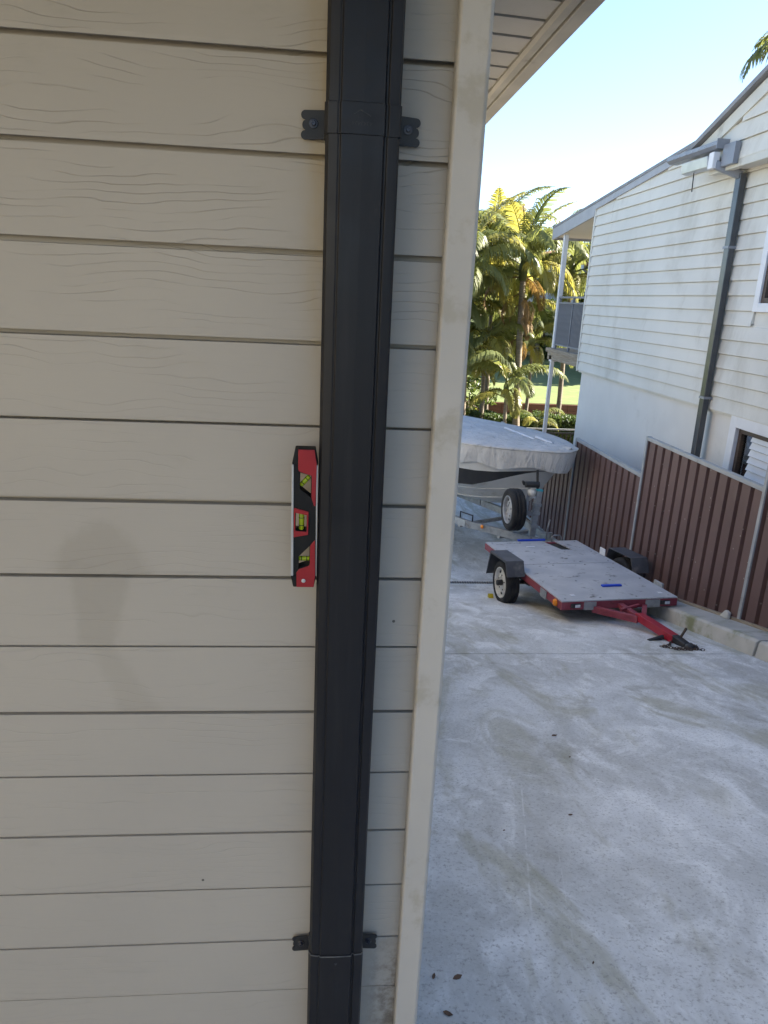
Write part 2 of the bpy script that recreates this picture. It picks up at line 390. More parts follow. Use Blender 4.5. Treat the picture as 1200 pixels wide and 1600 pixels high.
# ------------------------------------------------------------------ near house
house = thing('weatherboard_house', 'greige painted weatherboard house corner filling the left of the view', 'house', (-1.5, 2, 0))
P0, PITCH = 2.103, .129
XL = -3.4
def lap_board(x0, x1, z, t_bot=.0092, t_top=.0044, pitch=PITCH, y=0.008):
    prof = [(y - t_bot, z), (y - t_bot - .0004, z + .006), (y - t_top - .0008, z + pitch - .0074), (y + .0085, z + pitch - .0060), (y + .0085, z + pitch + .010), (y + .0125, z + pitch + .010), (y + .0125, z + .016), (y - t_bot + .006, z + .014), (y - t_bot + .0038, z)]
    return MB().extrude([(x0, a, b) for a, b in prof], (x1 - x0, 0, 0))
k = 0
rb = random.Random(3)
zs = [P0 + PITCH * j for j in range(3, -17, -1)]
for z in zs:
    if z > 2.46 or z < -.05: continue
    lap_board(XL, .186, z + rb.uniform(-.0012, .0012)).build('weatherboard', M['board'], house)
# return wall round the corner, boards too
def side_board(y0, y1, z, x=.205, pitch=PITCH):
    prof = [(x + .012, z), (x + .0124, z + .006), (x + .004, z + pitch + .012), (x - .006, z + pitch + .012), (x - .006, z + .02), (x + .004, z + .001)]
    return MB().extrude([(a, y0, b) for a, b in prof], (0, y1 - y0, 0))
for j in range(3, -32, -1):
    z = P0 + PITCH * j
    if z > 2.46: continue
    yend = 8.6
    side_board(.03, yend, z).build('weatherboard', M['board'], house)
MB().box(XL, .19, .022, 8.6, -2.3, 2.60).build('wall_core', M['trim'], house)
MB().box(XL, .18, .006, .021, -.3, .045).build('plinth', M['kerb'], house)
# corner trim: angle of two flat faces with a folded edge
ct = MB(); ct.extrude([(.177, -.006, -.2), (.177, -.024, -.2), (.180, -.0275, -.2), (.219, -.0275, -.2), (.2245, -.0225, -.2), (.2245, .05, -.2), (.212, .05, -.2), (.212, -.006, -.2)], (0, 0, 2.68))
ct.build('corner_trim', M['trim'], house, bevel=.0015)
# eaves
SZ = 2.488
for i in range(69):
    y = -.50 + i * .131
    b = MB(); b.extrude([(.20, y, SZ), (.20, y + .125, SZ + .004), (.20, y + .137, SZ + .016), (.20, y + .012, SZ + .016), (.20, y, SZ + .010)], (.375, 0, -.014))
    b.build('soffit_board', M['soffit'], house)
MB().extrude([(.553, -.5, SZ+.006), (.553, -.5, SZ-.020), (.562, -.5, SZ-.028), (.583, -.5, SZ-.028), (.583, -.5, SZ+.006)], (0, 9.1, 0)).build('quad_trim', M['fascia'], house)
MB().box(.5875, .632, -.52, 8.62, 2.4555, 2.66).build('fascia', M['fascia'], house, bevel=.003)
MB().box(XL, .5865, -.52, -.488, 2.4575, 2.66).build('fascia', M['fascia'], house, bevel=.003)
for i in range(4):
    y = -.486 + i * .124
    MB().box(XL, .185, y, y + .118, SZ, SZ + .012).build('soffit_board', M['soffit'], house)
rf = MB(); rf.extrude([(.74, -.60, 2.665), (.74, -.60, 2.70), (-1.6, -.60, 3.25), (-3.6, -.60, 2.78), (-3.6, -.60, 2.74), (-1.6, -.60, 3.21)], (0, 9.4, 0)); rf.build('roof', M['rooftile'], house)

M['brick'] = simple('cream_brick', (.50, .45, .33), (.44, .39, .28), 8, .85, bump=.3, bscale=40)
MB().box(-9, XL - .005, -9, 5.6, -.3, 3.4).build('brick_wing', M['brick'], house)  # unseen wing added over sunlit ground; its cream bounces light to the wall
# unseen porch roof added above the wall to darken and warm its top
M['cedar'] = simple('cedar_lining', (.55, .34, .11), (.46, .28, .09), 5, .6, stretch=(1, .3, 1), bump=.15, bscale=30)  # yellow-brown strengthened to warm the wall by bounce
PD = -.95
for i in range(17):
    x = -3.4 + i * .215
    MB().box(x, x + .21, PD, -.525, 2.512, 2.527).build('porch_lining', M['cedar'], house)
MB().box(-3.42, .30, PD - .04, PD - .002, 2.40, 2.60).build('porch_beam', M['fascia'], house)
MB().box(-3.45, .34, PD - .08, -.53, 2.601, 2.64).build('porch_roof', M['rooftile'], house)
for x in (-3.35,): MB().box(x, x + .1, PD - .04, PD + .06, .25, 2.399).build('porch_post', M['trim'], house)
# ------------------------------------------------------------------ downpipe, brackets, spirit level
PROF = [(.004,-.012),(0,-.016),(0,-.057),(.0045,-.0645),(.0165,-.0668),(.0178,-.0662),(.0195,-.0662),(.0212,-.0690),(.050,-.0697),(.0778,-.0690),(.0795,-.0640),(.0822,-.0640),(.0835,-.0668),(.097,-.0655),(.1,-.062),(.1,-.016),(.096,-.012)]
pipe = thing('downpipe', 'charcoal rectangular metal downpipe fixed upright to the greige weatherboards', 'downpipe', (.05, -.04, 0))
MB().extrude([(x, y - .003, .589) for x, y in PROF], (0, 0, 1.897)).build('upper_pipe', M['pipe'], pipe, bevel=.0009)
LOW = [(.05 + (x - .05) * 1.035, -.04 + (y + .04) * 1.06 - .003) for x, y in PROF]
LOW = [(x, y if abs(y + .0679) > .004 else y) for x, y in LOW]
MB().extrude([(x, y, .02) for x, y in LOW], (0, 0, .567)).build('lower_pipe', M['pipe'], pipe, bevel=.0009)
# bright cut rim at the joint
ring = MB()
for (a, b) in zip(LOW, LOW[1:]):
    ring.add([(a[0], a[1]-.0002, .5865), (b[0], b[1]-.0002, .5865), (b[0], b[1]-.0002, .5883), (a[0], a[1]-.0002, .5883)], [(0,1,2,3)])
    ca = (.05+(a[0]-.05)*.97, -.04+(a[1]+.04)*.96); cb = (.05+(b[0]-.05)*.97, -.04+(b[1]+.04)*.96)
    ring.add([(a[0], a[1]-.0002, .5883), (b[0], b[1]-.0002, .5883), (cb[0], cb[1], .5883), (ca[0], ca[1], .5883)], [(0,1,2,3)])
ring.build('cut_rim', M['cutedge'], pipe, fix=False)
MB().lathe([(0, -.0006), (.0022, -.0006), (.0026, .0008), (0, .0014)], (.05, -.0745, .571), (0, -1, 0), 14).build('rivet', M['screw'], pipe)

def scallop(side, xb, w, z0, z1, slope=.0):
    # outline of a tab with three rounded lobes at its free end
    pts = [(xb, z0 + .001), (xb, z1)]
    h = z1 - z0; x1 = xb + side * w
    for j in range(3):
        zc = z1 - slope * side - h * (j + .5) / 3; r = h / 6.3
        for i in range(9):
            a = math.pi * (.5 - i / 8.0)
            pts.append((x1 - side * r + side * r * math.cos(a) * (1.0 if j != 1 else .7), zc + r * math.sin(a)))
    return pts
def bracket(name, label, zc0, zc1, strap):
    br = thing(name, label, 'bracket', (.05, -.02, zc0), 'pipe brackets')
    yb = -.0085
    for side, xb in ((-1, .002), (1, .098)):
        pts = scallop(side, xb, .036, zc0, zc1, .002 if side > 0 else -.001)
        tb = MB().extrude([(x, yb, z) for x, z in pts], (0, -.0022, 0)).build('tab', M['bracket'], br, bevel=.0006)
        sx = xb + side * .0185; szc = (zc0 + zc1) / 2 + .001
        MB().lathe([(0, .0), (.0064, 0), (.0066, .0010), (.0058, .0018), (.0036, .0020), (.0038, .0046), (.0028, .0058), (.0014, .0058), (.0010, .0040), (0, .0040)], (sx, yb - .0022, szc), (0, -1, 0), 20).build('screw', M['screw'], tb, smooth=False)
        MB().beam((xb, yb - .0012, (zc0+zc1)/2), (xb, -.030, (zc0+zc1)/2), .0022, zc1 - zc0 - .004).build('tab_return', M['bracket'], br)
    if strap:
        ST = [(.05 + (x - .05) * 1.030, -.04 + (y + .04) * 1.045 - .0033) for x, y in PROF]
        MB().extrude([(x, y, zc0 - .002) for x, y in ST], (0, 0, zc1 - zc0 + .001)).build('strap', M['pipe'], br, bevel=.0008)
        # pressed roof mark, hole and worn lettering
        yf = -.0740
        e = MB()
        e.beam((.046, yf, 2.0185), (.060, yf, 2.0115), .0012, .0016, (0, 1, 0)); e.beam((.046, yf, 2.0185), (.037, yf, 2.0125), .0008, .0010, (0, 1, 0))
        for i in range(7):
            x = .036 + i * .0039
            e.beam((x, yf, 2.0000), (x, yf, 2.0042), .0006, .0008, (0, 1, 0))
            if i % 2: e.beam((x, yf, 2.0041), (x + .0022, yf, 2.0041), .0006, .0008, (0, 1, 0))
            else: e.beam((x, yf, 2.0003), (x + .0022, yf, 2.0036), .0006, .0008, (0, 1, 0))
        e.build('pressed_mark', M['bracket'], br)
        MB().lathe([(0, .0), (.0016, .0), (.0024, .0006), (.0028, 0)], (.0455, -.0737, 2.0112), (0, -1, 0), 14).build('rivet_hole', M['gap'], br)
    return br
bracket('pipe_bracket', 'black scalloped bracket with a strap across the pipe near the top', 1.991, 2.029, True)
bracket('pipe_bracket', 'black scalloped bracket tabs low on the pipe beside the joint', .535, .571, False)

# spirit level held against the pipe's left side
M['red'] = simple('red_plastic', (.33, .009, .014), (.28, .008, .013), 20, .48, bump=.04, bscale=400)
M['blackplastic'] = simple('black_plastic', (.006, .006, .0065), (.009, .009, .0095), 30, .6, bump=.05, bscale=400, spec=.3)
M['alu'] = simple('aluminium_edge', (.55, .55, .54), (.48, .48, .47), 40, .42, metal=.35)
def mat_vial():
    t = NT('green_vial_fluid'); t.set((.48, .62, .03), .08, 0, None, .6)
    t.b.inputs['Transmission Weight'].default_value = .35; t.b.inputs['Subsurface Weight'].default_value = 0
    t.b.inputs['IOR'].default_value = 1.35; return t.m
M['vial'] = mat_vial()
M['bubble'] = simple('pale_vial_bubble', (.62, .75, .18), None, rough=.1)
lv = thing('spirit_level', 'small red and black torpedo spirit level standing against the pipe', 'spirit level', (-.02, -.04, 1.336))
def lp(x, y, d):
    f = (y - 230) / 1160.0; left = 110 - 9 * f; wid = 288 - 20 * f
    return (-.0406 + .0394 * (x - left) / wid, d, 1.5595 - .2235 * (y - 72) / 1443.0)
YF, YB = -.064, -.040
def lplate(name, mat, loops, d0, d1, bev=.0007):
    return MB().plate([[lp(x, y, d0) for x, y in l] for l in loops], (0, d1 - d0, 0)).build(name, mat, lv, bevel=bev)
w1 = [(200,310),(322,338),(318,560),(196,472)]; w2 = [(152,722),(272,742),(268,912),(150,905)]; w3 = [(303,1072),(296,1272),(182,1312),(186,1185)]
lplate('body', M['blackplastic'], [[(128,226),(124,1392),(372,1392),(380,226)], w1, w2, w3], YF, YB)
lplate('end_cap', M['blackplastic'], [[(112,228),(147,72),(372,72),(400,228)]], YF-.001, YB+.001, .0012)
lplate('end_cap', M['blackplastic'], [[(98,1392),(125,1515),(345,1515),(374,1392)]], YF-.001, YB+.001, .0012)
lplate('edge_rail', M['alu'], [[(109,229),(100,1391),(126,1391),(131,229)]], YF-.0015, YB+.0015, .0004)
lplate('edge_rail', M['alu'], [[(379,229),(366,1391),(373,1391),(399,229)]], YF-.0015, YB+.0015, .0004)
R1 = [(183,76),(362,76),(386,224),(370,648),(352,640),(326,560),(330,334),(206,300),(184,288),(180,262)]
R3 = [(362,1000),(362,1391),(345,1512),(162,1512),(162,1352),(186,1318),(290,1282),(306,1255),(309,1062)]
lplate('red_cover', M['red'], [R1], YF-.0030, YF-.0002, .0008)
lplate('red_cover', M['red'], [R3], YF-.0030, YF-.0002, .0008)
lplate('red_frame', M['red'], [[(135,666),(293,706),(288,946),(131,974)], [(150,718),(275,740),(271,914),(149,908)]], YF-.0030, YF-.0002, .0006)
def vial(a, b, r):
    A, B = Vector(lp(*a, -.056)), Vector(lp(*b, -.056)); d = (B - A); L = d.length; d.normalize()
    v = MB().lathe([(0, -.0004), (r*.8, 0), (r, .001), (r, L-.001), (r*.8, L), (0, L+.0004)], A, d, 20).build('vial', M['vial'], lv, smooth=True)
    for f in (.27, .73):
        MB().lathe([(r*1.005, L*f-.0006), (r*1.06, L*f-.0005), (r*1.06, L*f+.0005), (r*1.005, L*f+.0006)], A, d, 20).build('vial_ring', M['blackplastic'], v)
    return A, d, L
vial((206,450), (302,356), .0036); vial((216,738), (214,908), .0042); vial((182,1222), (302,1222), .0037)
MB().lathe([(0, 0), (.003, .0001), (.0034, .0008), (.002, .0014), (0, .0014)], lp(236, 1440, YF-.0030), (0, -1, 0), 14).build('magnet', M['alu'], lv)

# ------------------------------------------------------------------ flat trailer
M['deck'] = simple('grey_deck_board', (.40, .41, .43), (.49, .50, .51), 4, .75, bump=.3, bscale=90, dirt=(.11, .11, .11), dscale=8, dlo=.54, dhi=.74)
M['trailer_red'] = simple('faded_crimson_paint', (.22, .030, .048), (.28, .06, .078), 6, .6, bump=.1, bscale=60, dirt=(.12, .03, .03), dscale=9)
M['tongue_red'] = simple('red_tongue_paint', (.36, .012, .028), (.30, .012, .028), 8, .45, dirt=(.12, .03, .03), dscale=12, dlo=.6, dhi=.75)
M['galv'] = simple('dull_galvanised_steel', (.30, .31, .31), (.40, .41, .41), 12, .55, metal=.5, bump=.1, bscale=60, dirt=(.20, .18, .15), dscale=8)
M['guard'] = simple('charcoal_mudguard', (.055, .056, .062), (.085, .087, .095), 6, .55, bump=.1, bscale=60, dirt=(.16, .15, .14), dscale=5)
def mat_tyre():
    t = NT('black_rubber'); c = t.mix(t.ramp(t.noise(None, 9, 5), .4, .7), (.018, .018, .019), (.035, .033, .031))
    return t.set(c, .75, 0, t.bump(t.noise(None, 60, 4), .25, .004), .3)
M['tyre'] = mat_tyre()
M['whiterim'] = simple('white_painted_rim', (.72, .71, .66), (.60, .58, .52), 18, .45, dirt=(.25, .17, .10), dscale=22, dlo=.6, dhi=.72)
M['greyrim'] = simple('grey_steel_rim', (.42, .42, .42), (.33, .33, .33), 18, .5, metal=.3)
M['black'] = simple('black_painted_steel', (.02, .02, .021), (.032, .031, .03), 14, .55, bump=.1, bscale=120)
M['rust'] = simple('rusty_chain_steel', (.10, .065, .045), (.055, .045, .04), 40, .8, bump=.3, bscale=200)
M['blue'] = simple('blue_plastic_strip', (.012, .06, .52), (.015, .075, .60), 8, .45)
M['amber'] = simple('amber_lens', (.85, .27, .01), (.75, .20, .01), 60, .25)
M['clearlens'] = simple('clear_marker_lens', (.70, .70, .72), (.5, .5, .52), 60, .25)
M['white'] = simple('white_gloss_paint', (.72, .73, .75), (.66, .67, .69), 5, .4)
M['yellow'] = simple('yellow_plastic', (.62, .48, .02), (.5, .38, .02), 20, .5)

TO = V(2.9555, 8.0539, -1.3494); ps, th = .108, .078
TF = V(math.sin(ps)*math.cos(th), -math.cos(ps)*math.cos(th), math.sin(th)); TR = V(math.cos(ps), math.sin(ps), 0); TU = TR.cross(TF) * 1.0
if TU.z < 0: TU = -TU
def tp(s, r, u): return TO + TF*s + TR*r + TU*u
def tbox(b, s0, s1, r0, r1, u0, u1):
    return b.hexa([tp(s0,r0,u0), tp(s0,r1,u0), tp(s1,r1,u0), tp(s1,r0,u0), tp(s0,r0,u1), tp(s0,r1,u1), tp(s1,r1,u1), tp(s1,r0,u1)])
tr = thing('flat_trailer', 'low flatbed trailer with grey deck and red frame on the driveway', 'trailer', tuple(tp(1.1, 0, -.48)))
TL, TW = 2.428, .67
# deck boards: front sheet and rear sheet with a cut-out slot
def tplate(name, mat, loops, u0, u1, bev=.002):
    return MB().plate([[tp(s, r, u0) for s, r in l] for l in loops], TU * (u1 - u0)).build(name, mat, tr, bevel=bev)
tplate('deck_board', M['deck'], [[(1.101,-TW),(TL,-TW),(TL,TW),(1.098,TW)]], -.014, .0)
tplate('deck_board', M['deck'], [[(0,-TW),(0,.15),(.05,.16),(.46,.235),(.47,.385),(.05,.33),(0,.34),(0,TW),(1.088,TW),(1.088,-TW)]], -.014, .0)
# frame
for r in (-TW+.018, TW-.018): tbox(MB(), .0, TL-.042, r-.02, r+.02, -.10, -.016).build('side_rail', M['trailer_red'], tr, bevel=.004)
tbox(MB(), TL-.04, TL+.002, -TW, TW, -.10, -.016).build('front_rail', M['trailer_red'], tr, bevel=.004)
tbox(MB(), .002, .042, -TW+.04, TW-.04, -.098, -.016).build('rear_rail', M['trailer_red'], tr, bevel=.004)
for s in (.6, 1.1, 1.75): tbox(MB(), s, s+.05, -TW+.04, TW-.04, -.08, -.016).build('cross_member', M['trailer_red'], tr)
tbox(MB(), -.012, .0, -TW, -TW+.10, -.10, -.02).build('tail_light', M['red'], tr, bevel=.003)
for r0, r1 in ((-.42,-.28),(.29,.46)): tbox(MB(), TL+.003, TL+.012, r0, r1, -.105, -.018).build('steel_plate', M['galv'], tr, bevel=.002)
tbox(MB(), 1.90, 2.06, -TW-.012, -TW-.003, -.115, -.02).build('steel_plate', M['galv'], tr, bevel=.002)
for r in (-.515, .52):
    mk = tbox(MB(), TL+.003, TL+.022, r-.055, r+.055, -.075, -.030).build('marker_lamp', M['black'], tr, bevel=.004)
    tbox(MB(), TL+.0225, TL+.030, r-.012, r+.045, -.068, -.037).build('lens', M['clearlens'], mk, bevel=.003)
MB().lathe([(.04, 0), (.042, .012), (.034, .026), (.018, .033), (0, .035)], tp(2.30, -TW-.004, -.058), -TR, 20).build('side_reflector', M['amber'], tr, smooth=True)
# blue strips and rope cleats on the deck
tbox(MB(), 1.985, 2.03, .0, .235, .001, .020).build('blue_strip', M['blue'], tr, bevel=.004)
tbox(MB(), -.03, .012, -.20, .20, .002, .024).build('blue_strip', M['blue'], tr, bevel=.004)
for s, r, a in ((.28,-.20,.12), (2.26,.52,.05), (2.24,-.50,.05)): tbox(MB(), s, s+.05, r, r+a, .001, .006).build('white_patch', M['white'], tr, bevel=.002)
tbox(MB(), 1.95, 2.12, TW+.002, TW+.03, -.05, .045).build('rope_cleat', M['galv'], tr, bevel=.006)
tbox(MB(), .70, .84, TW-.02, TW-.008, .003, .095).build('white_panel', M['white'], tr, bevel=.006)
tbox(MB(), .044, .52, .12, .42, -.05, -.03).build('slot_tray', M['black'], tr)  # black plate added below the slot so the opening looks dark
for s_, r_ in [(a_, b_) for a_ in (.08, .58, 1.03, 1.16, 1.78, 2.36) for b_ in (-.6, -.2, .22, .6)]:
    if s_ == .08 and r_ == .22: continue
    MB().lathe([(.013, 0), (.012, .004), (.006, .0065), (0, .007)], tp(s_, r_, .0), TU, 8).build('deck_bolt', M['galv'], tr)
# suspension: axle and springs
MB().tube([tp(1.132,-.72,-.21), tp(1.132,.72,-.21)], .024, 10).build('axle', M['black'], tr)
for r in (-.55, .55):
    MB().tube([tp(.80,r,-.13), tp(.97,r,-.19), tp(1.132,r,-.205), tp(1.29,r,-.19), tp(1.46,r,-.13)], .02, 6).build('leaf_spring', M['black'], tr)
# wheels
def wheel(parent, c, ax, R=.27, w=.165, rimr=.192, rim=None, holes=5, name='wheel'):
    c = Vector(c); ax = Vector(ax).normalized(); hw = w/2
    wh = MB().lathe([(rimr-.012, -hw*.8), (rimr+.004, -hw*.92), (rimr+.03, -hw), (R-.028, -hw*.98), (R-.008, -hw*.80), (R, -hw*.55), (R, -hw*.30), (R-.006, -hw*.28), (R-.006, -hw*.20), (R, -hw*.18), (R, hw*.18), (R-.006, hw*.20), (R-.006, hw*.28), (R, hw*.30), (R, hw*.55), (R-.008, hw*.80), (R-.028, hw*.98), (rimr+.03, hw), (rimr+.004, hw*.92), (rimr-.012, hw*.8)], c, ax, 48, closed=True).build('tyre', M['tyre'], parent, smooth=True)
    rm = MB().lathe([(rimr-.012, -hw*.7), (rimr-.012, hw*.55), (rimr-.002, hw*.93), (rimr-.010, hw*.98), (rimr-.022, hw*.90), (rimr-.030, hw*.55), (rimr*.80, hw*.40), (rimr*.62, hw*.62), (rimr*.40, hw*.70), (rimr*.36, hw*.55), (0, hw*.55)], c, ax, 48).build('rim', rim or M['whiterim'], wh, smooth=False)
    r0 = ax.cross(V(0,0,1)).normalized(); r1 = ax.cross(r0)
    for i in range(holes):
        a = 2*math.pi*(i+.3)/holes; p = c + (r0*math.cos(a) + r1*math.sin(a))*rimr*.70 + ax*(hw*.50)
        MB().lathe([(0, .012), (.017, .012), (.019, .004)], p, ax, 10).build('rim_slot', M['black'], wh)
    for i in range(5):
        a = 2*math.pi*(i+.8)/5; p = c + (r0*math.cos(a) + r1*math.sin(a))*rimr*.48 + ax*(hw*.66)
        MB().lathe([(.008, 0), (.008, .010), (0, .011)], p, ax, 6).build('wheel_nut', M['black'], wh)
    return wh
wl = wheel(tr, tp(1.132, -.785, -.207), -TR)
MB().lathe([(.036, 0), (.036, .055), (.030, .068), (0, .070)], tp(1.132, -.785-.05, -.207), -TR, 20).build('hub_cap', M['black'], tr)
wheel(tr, tp(1.132, .785, -.207), TR)
for sg in (-1, 1):
    ri, ro = sg*(TW+.018), sg*(TW+.232)
    pr = [(.745,-.205),(.86,.125),(1.40,.140),(1.475,-.035)]
    sh = MB()
    outer = [tp(s, ri, u) for s, u in pr] + [tp(s*.985+.017, ri, u-.006 if i in (1,2) else u) for i, (s, u) in list(enumerate(pr))[::-1]]
    sh.extrude([tp(s, ri, u) for s, u in pr] + [tp(s + (.008 if i < 2 else -.008), ri, u - (.008 if i in (1, 2) else 0)) for i, (s, u) in list(enumerate(pr))[::-1]], TR * (ro - ri))
    sh.build('mudguard', M['guard'], tr, bevel=.003)
    if sg > 0:
        pass
    # outer skirt lip
    lip = MB().extrude([tp(s, ro, u) for s, u in pr] + [tp(s + (.02 if i < 2 else -.02), ro, u - (.028 if i in (1, 2) else 0)) for i, (s, u) in list(enumerate(pr))[::-1]], TR * (.006*sg))
    lip.build('mudguard_lip', M['guard'], tr)
# drawbar
MB().beam(tp(TL-.02,-.30,-.105), tp(2.84,-.03,-.075), .05, .07, TU).build('drawbar_arm', M['trailer_red'], tr, bevel=.004)
MB().beam(tp(TL-.02,.30,-.105), tp(2.84,.03,-.075), .05, .07, TU).build('drawbar_arm', M['trailer_red'], tr, bevel=.004)
MB().beam(tp(2.5,.17,-.05), tp(2.62,-.10,-.05), .03, .03, TU).build('drawbar_brace', M['trailer_red'], tr, bevel=.003)
MB().beam(tp(2.30,0,-.070), tp(2.80,0,-.066), .06, .05, TU).build('tongue_socket', M['trailer_red'], tr, bevel=.003)
MB().beam(tp(2.80,0,-.055), tp(3.44,0,-.045), .085, .075, TU).build('tongue', M['tongue_red'], tr, bevel=.004)
cp = MB().beam(tp(3.42,0,-.035), tp(3.62,0,-.045), .075, .07, TU); cp.build('coupling', M['black'], tr, bevel=.012)
MB().lathe([(0,-.05), (.045,-.05), (.055,-.01), (.045,.035), (.02,.05), (0,.05)], tp(3.66,0,-.045), TU, 18).build('coupling_cup', M['black'], tr, smooth=True)
MB().beam(tp(3.47,.02,-.02), tp(3.53,.03,.10), .014, .022, TU).build('coupling_lever', M['rust'], tr, bevel=.004)
MB().tube([tp(3.30,-.03,-.07), tp(3.32,-.20,-.10)], .022, 8).build('jockey_clamp', M['black'], tr)
# safety chains lying on the concrete
def gz(x, y): return prof_z(y)
def chain(parent, pts, name='chain'):
    P = [Vector(p) for p in pts]; mbx = MB(); step = .026; acc = []
    for a, b in zip(P, P[1:]):
        n = max(1, int((b - a).length / step)); acc += [a.lerp(b, i / n) for i in range(n)]
    for i, p in enumerate(acc[:-1]):
        d = (acc[i+1] - p).normalized(); sd = d.cross(V(0,0,1)).normalized(); up = sd.cross(d)
        ww = sd if i % 2 else up
        ring = [p + d*(.019*math.cos(t)) + ww*(.011*math.sin(t)) for t in [2*math.pi*j/8 for j in range(9)]]
        mbx.tube(ring, .0034, 5, cap=False)
    return stuff(mbx.build(name, M['rust'], parent, fix=False))
t0 = tp(3.60, 0, 0)
def gp(x, y, h=.012): return (x, y, prof_z(y) + h)
chain(tr, [tuple(tp(3.44,-.05,-.06)), gp(t0.x-.14, t0.y+.03), gp(t0.x-.24, t0.y-.02), gp(t0.x-.18, t0.y-.07), gp(t0.x-.02, t0.y-.10), gp(t0.x+.12, t0.y-.17)])
chain(tr, [tuple(tp(3.44,.05,-.06)), gp(t0.x+.10, t0.y+.0), gp(t0.x+.05, t0.y-.09), gp(t0.x-.10, t0.y-.08), gp(t0.x-.16, t0.y-.12), gp(t0.x+.02, t0.y-.15)])
# yellow chock behind the near wheel
ck = Vector(tp(.90, -.86, 0)); ck.z = prof_z(ck.y)
c2 = MB().extrude([(ck.x-.05, ck.y, ck.z), (ck.x-.05, ck.y-.09, ck.z+.024), (ck.x-.05, ck.y-.04, ck.z+.065), (ck.x-.05, ck.y+.0, ck.z+.05)], (.06, 0, 0)).build('wheel_chock', M['yellow'], None, bevel=.006)
tag(c2, 'small yellow wheel chock tucked behind the trailer\'s white wheel', 'wheel chock')

# ------------------------------------------------------------------ boat on its trailer
M['hull'] = simple('white_gelcoat_hull', (.66, .66, .64), (.60, .60, .575), 3, .3, dirt=(.42, .40, .34), dscale=3)
M['stripe'] = simple('black_hull_band', (.022, .022, .024), (.03, .03, .03), 5, .4)
def mat_cover():
    t = NT('grey_canvas_cover')
    c = t.mix(t.ramp(t.noise(None, 3, 6), .3, .7), (.50, .505, .50), (.60, .60, .59))
    c = t.mix(t.ramp(t.noise(t.map((1, 2, 1)), 5, 8, .7), .56, .72, 0, .7), c, (.26, .26, .25))
    nm = t.bump(t.noise(t.map((1, 1, .3)), 7, 5, .6, 1.2), .9, .05)
    return t.set(c, .85, 0, nm, .2)
M['cover'] = mat_cover()
SD = V(-.616, .788, 0); PR = V(.788, .616, 0); STEM = V(3.70, 9.0, 0)
def bp(t, w, z): p = STEM + SD*t + PR*w; return V(p.x, p.y, z)
def wsheer(t): 
    q = max(0.0, min(t / 1.9, 1.0)); return 1.0 * (1 - (1 - q)**2.0)**.72 if q > 0 else 0.0
boat = thing('covered_boat', 'white motorboat with black band under a grey fitted canvas cover', 'boat', tuple(bp(2.4, 0, -2.2)))
KS = [0, .01, .03, .06, .10, .15, .21, .28, .36, .46, .58, .72, .86, 1.0]; LEN = 4.9
LV = [ # t0, ratio, z(t) at stem / aft, aft distance
    (.72, .05, -1.26, -1.38, .8), (.55, .66, -1.10, -1.20, 1.0), (.42, .82, -.92, -1.02, 1.0), (.20, .92, -.60, -.95, 1.2), (.14, .955, -.58, -.68, 1.0), (.04, .985, -.42, -.46, 1.0)]
def lev(i, side):
    t0, ra, za, zb, da = LV[i]; out = []
    for k_ in KS:
        t = t0 + (LEN - t0) * k_; w = ra * wsheer(t - t0); f = min(1.0, (t - t0) / da); f = f*f*(3-2*f)
        out.append(bp(t, side * w, za + (zb - za) * f))
    return out
for side, nm in ((-1, ''), (1, '')):
    hl = MB(); hl.grid([lev(i, side) for i in range(4)]); hl.grid([lev(i, side) for i in (4, 5)])
    hl.build('hull_side', M['hull'], boat, smooth=True, fix=False)
    sb = MB(); sb.grid([lev(i, side) for i in (3, 4)]); sb.build('hull_band', M['stripe'], boat, smooth=True, fix=False)
    # raised chine strakes
    for i in (1, 2):
        MB().tube([p + PR*(side*.006) for p in lev(i, side)], .012, 5).build('chine_strake', M['hull'], boat, smooth=True)
tn = MB(); A = [lev(i, -1)[-1] for i in range(6)] + [lev(i, 1)[-1] for i in range(5, -1, -1)]
tn.extrude(A, SD * .03); tn.build('transom', M['hull'], boat)
# cover: skirt with folds, rolled rim, sloping top
rc = random.Random(5)
def rim_pts(off, z, wob=0, n=None):
    out = []
    ts = [LEN - .02 - (LEN - .02) * (i / 60.0)**.62 for i in range(61)]
    for sgn in (-1, 1):
        seq = ts if sgn < 0 else ts[::-1][1:]
        for j, t in enumerate(seq):
            w = wsheer(t + .02) * 1.0 + off * (1 if t > .12 else t / .12)
            ff = wob * (math.sin(t * 23 + sgn) + .6 * math.sin(t * 57 + 2 * sgn)) if wob else 0
            p = bp(t - (off if t < .12 else 0), sgn * (w + ff), z + (wob * 2.2 * math.sin(t * 9 + 1.7 * sgn) if wob else 0)); out.append(p)
    return out
cv = MB()
cv.grid([rim_pts(.012, -.555, .016), rim_pts(.022, -.50, .020), rim_pts(.030, -.45, .019), rim_pts(.037, -.39, .015), rim_pts(.044, -.33, .009), rim_pts(.048, -.29, .003), rim_pts(.050, -.262, 0), rim_pts(.035, -.243, 0), rim_pts(.0, -.238, 0)])
cv.build('cover_skirt', M['cover'], boat, smooth=True)
def top_h(t, w):
    e = 1 - abs(w)
    a = max(0, min(1, (t - .45) / .8)); a = a*a*(3-2*a)
    return .05 * a * max(0.0, min(1, e / .45))**.7 + .02 * e
ct_ = MB(); rows = []
for i in range(61):
    t = .0 + (LEN - .02) * (i / 60.0)**1.3; row = []
    for j in range(31):
        w = -1 + 2 * j / 30.0; ww = wsheer(t + .02)
        row.append(bp(t, w * ww, -.239 + top_h(t, w) + (.010 * math.sin(t * 17 + w * 9) + .008 * math.sin(t * 7 - w * 21) + .006 * math.sin(t * 31 + w * 5)) * (1 - abs(w))))
    rows.append(row)
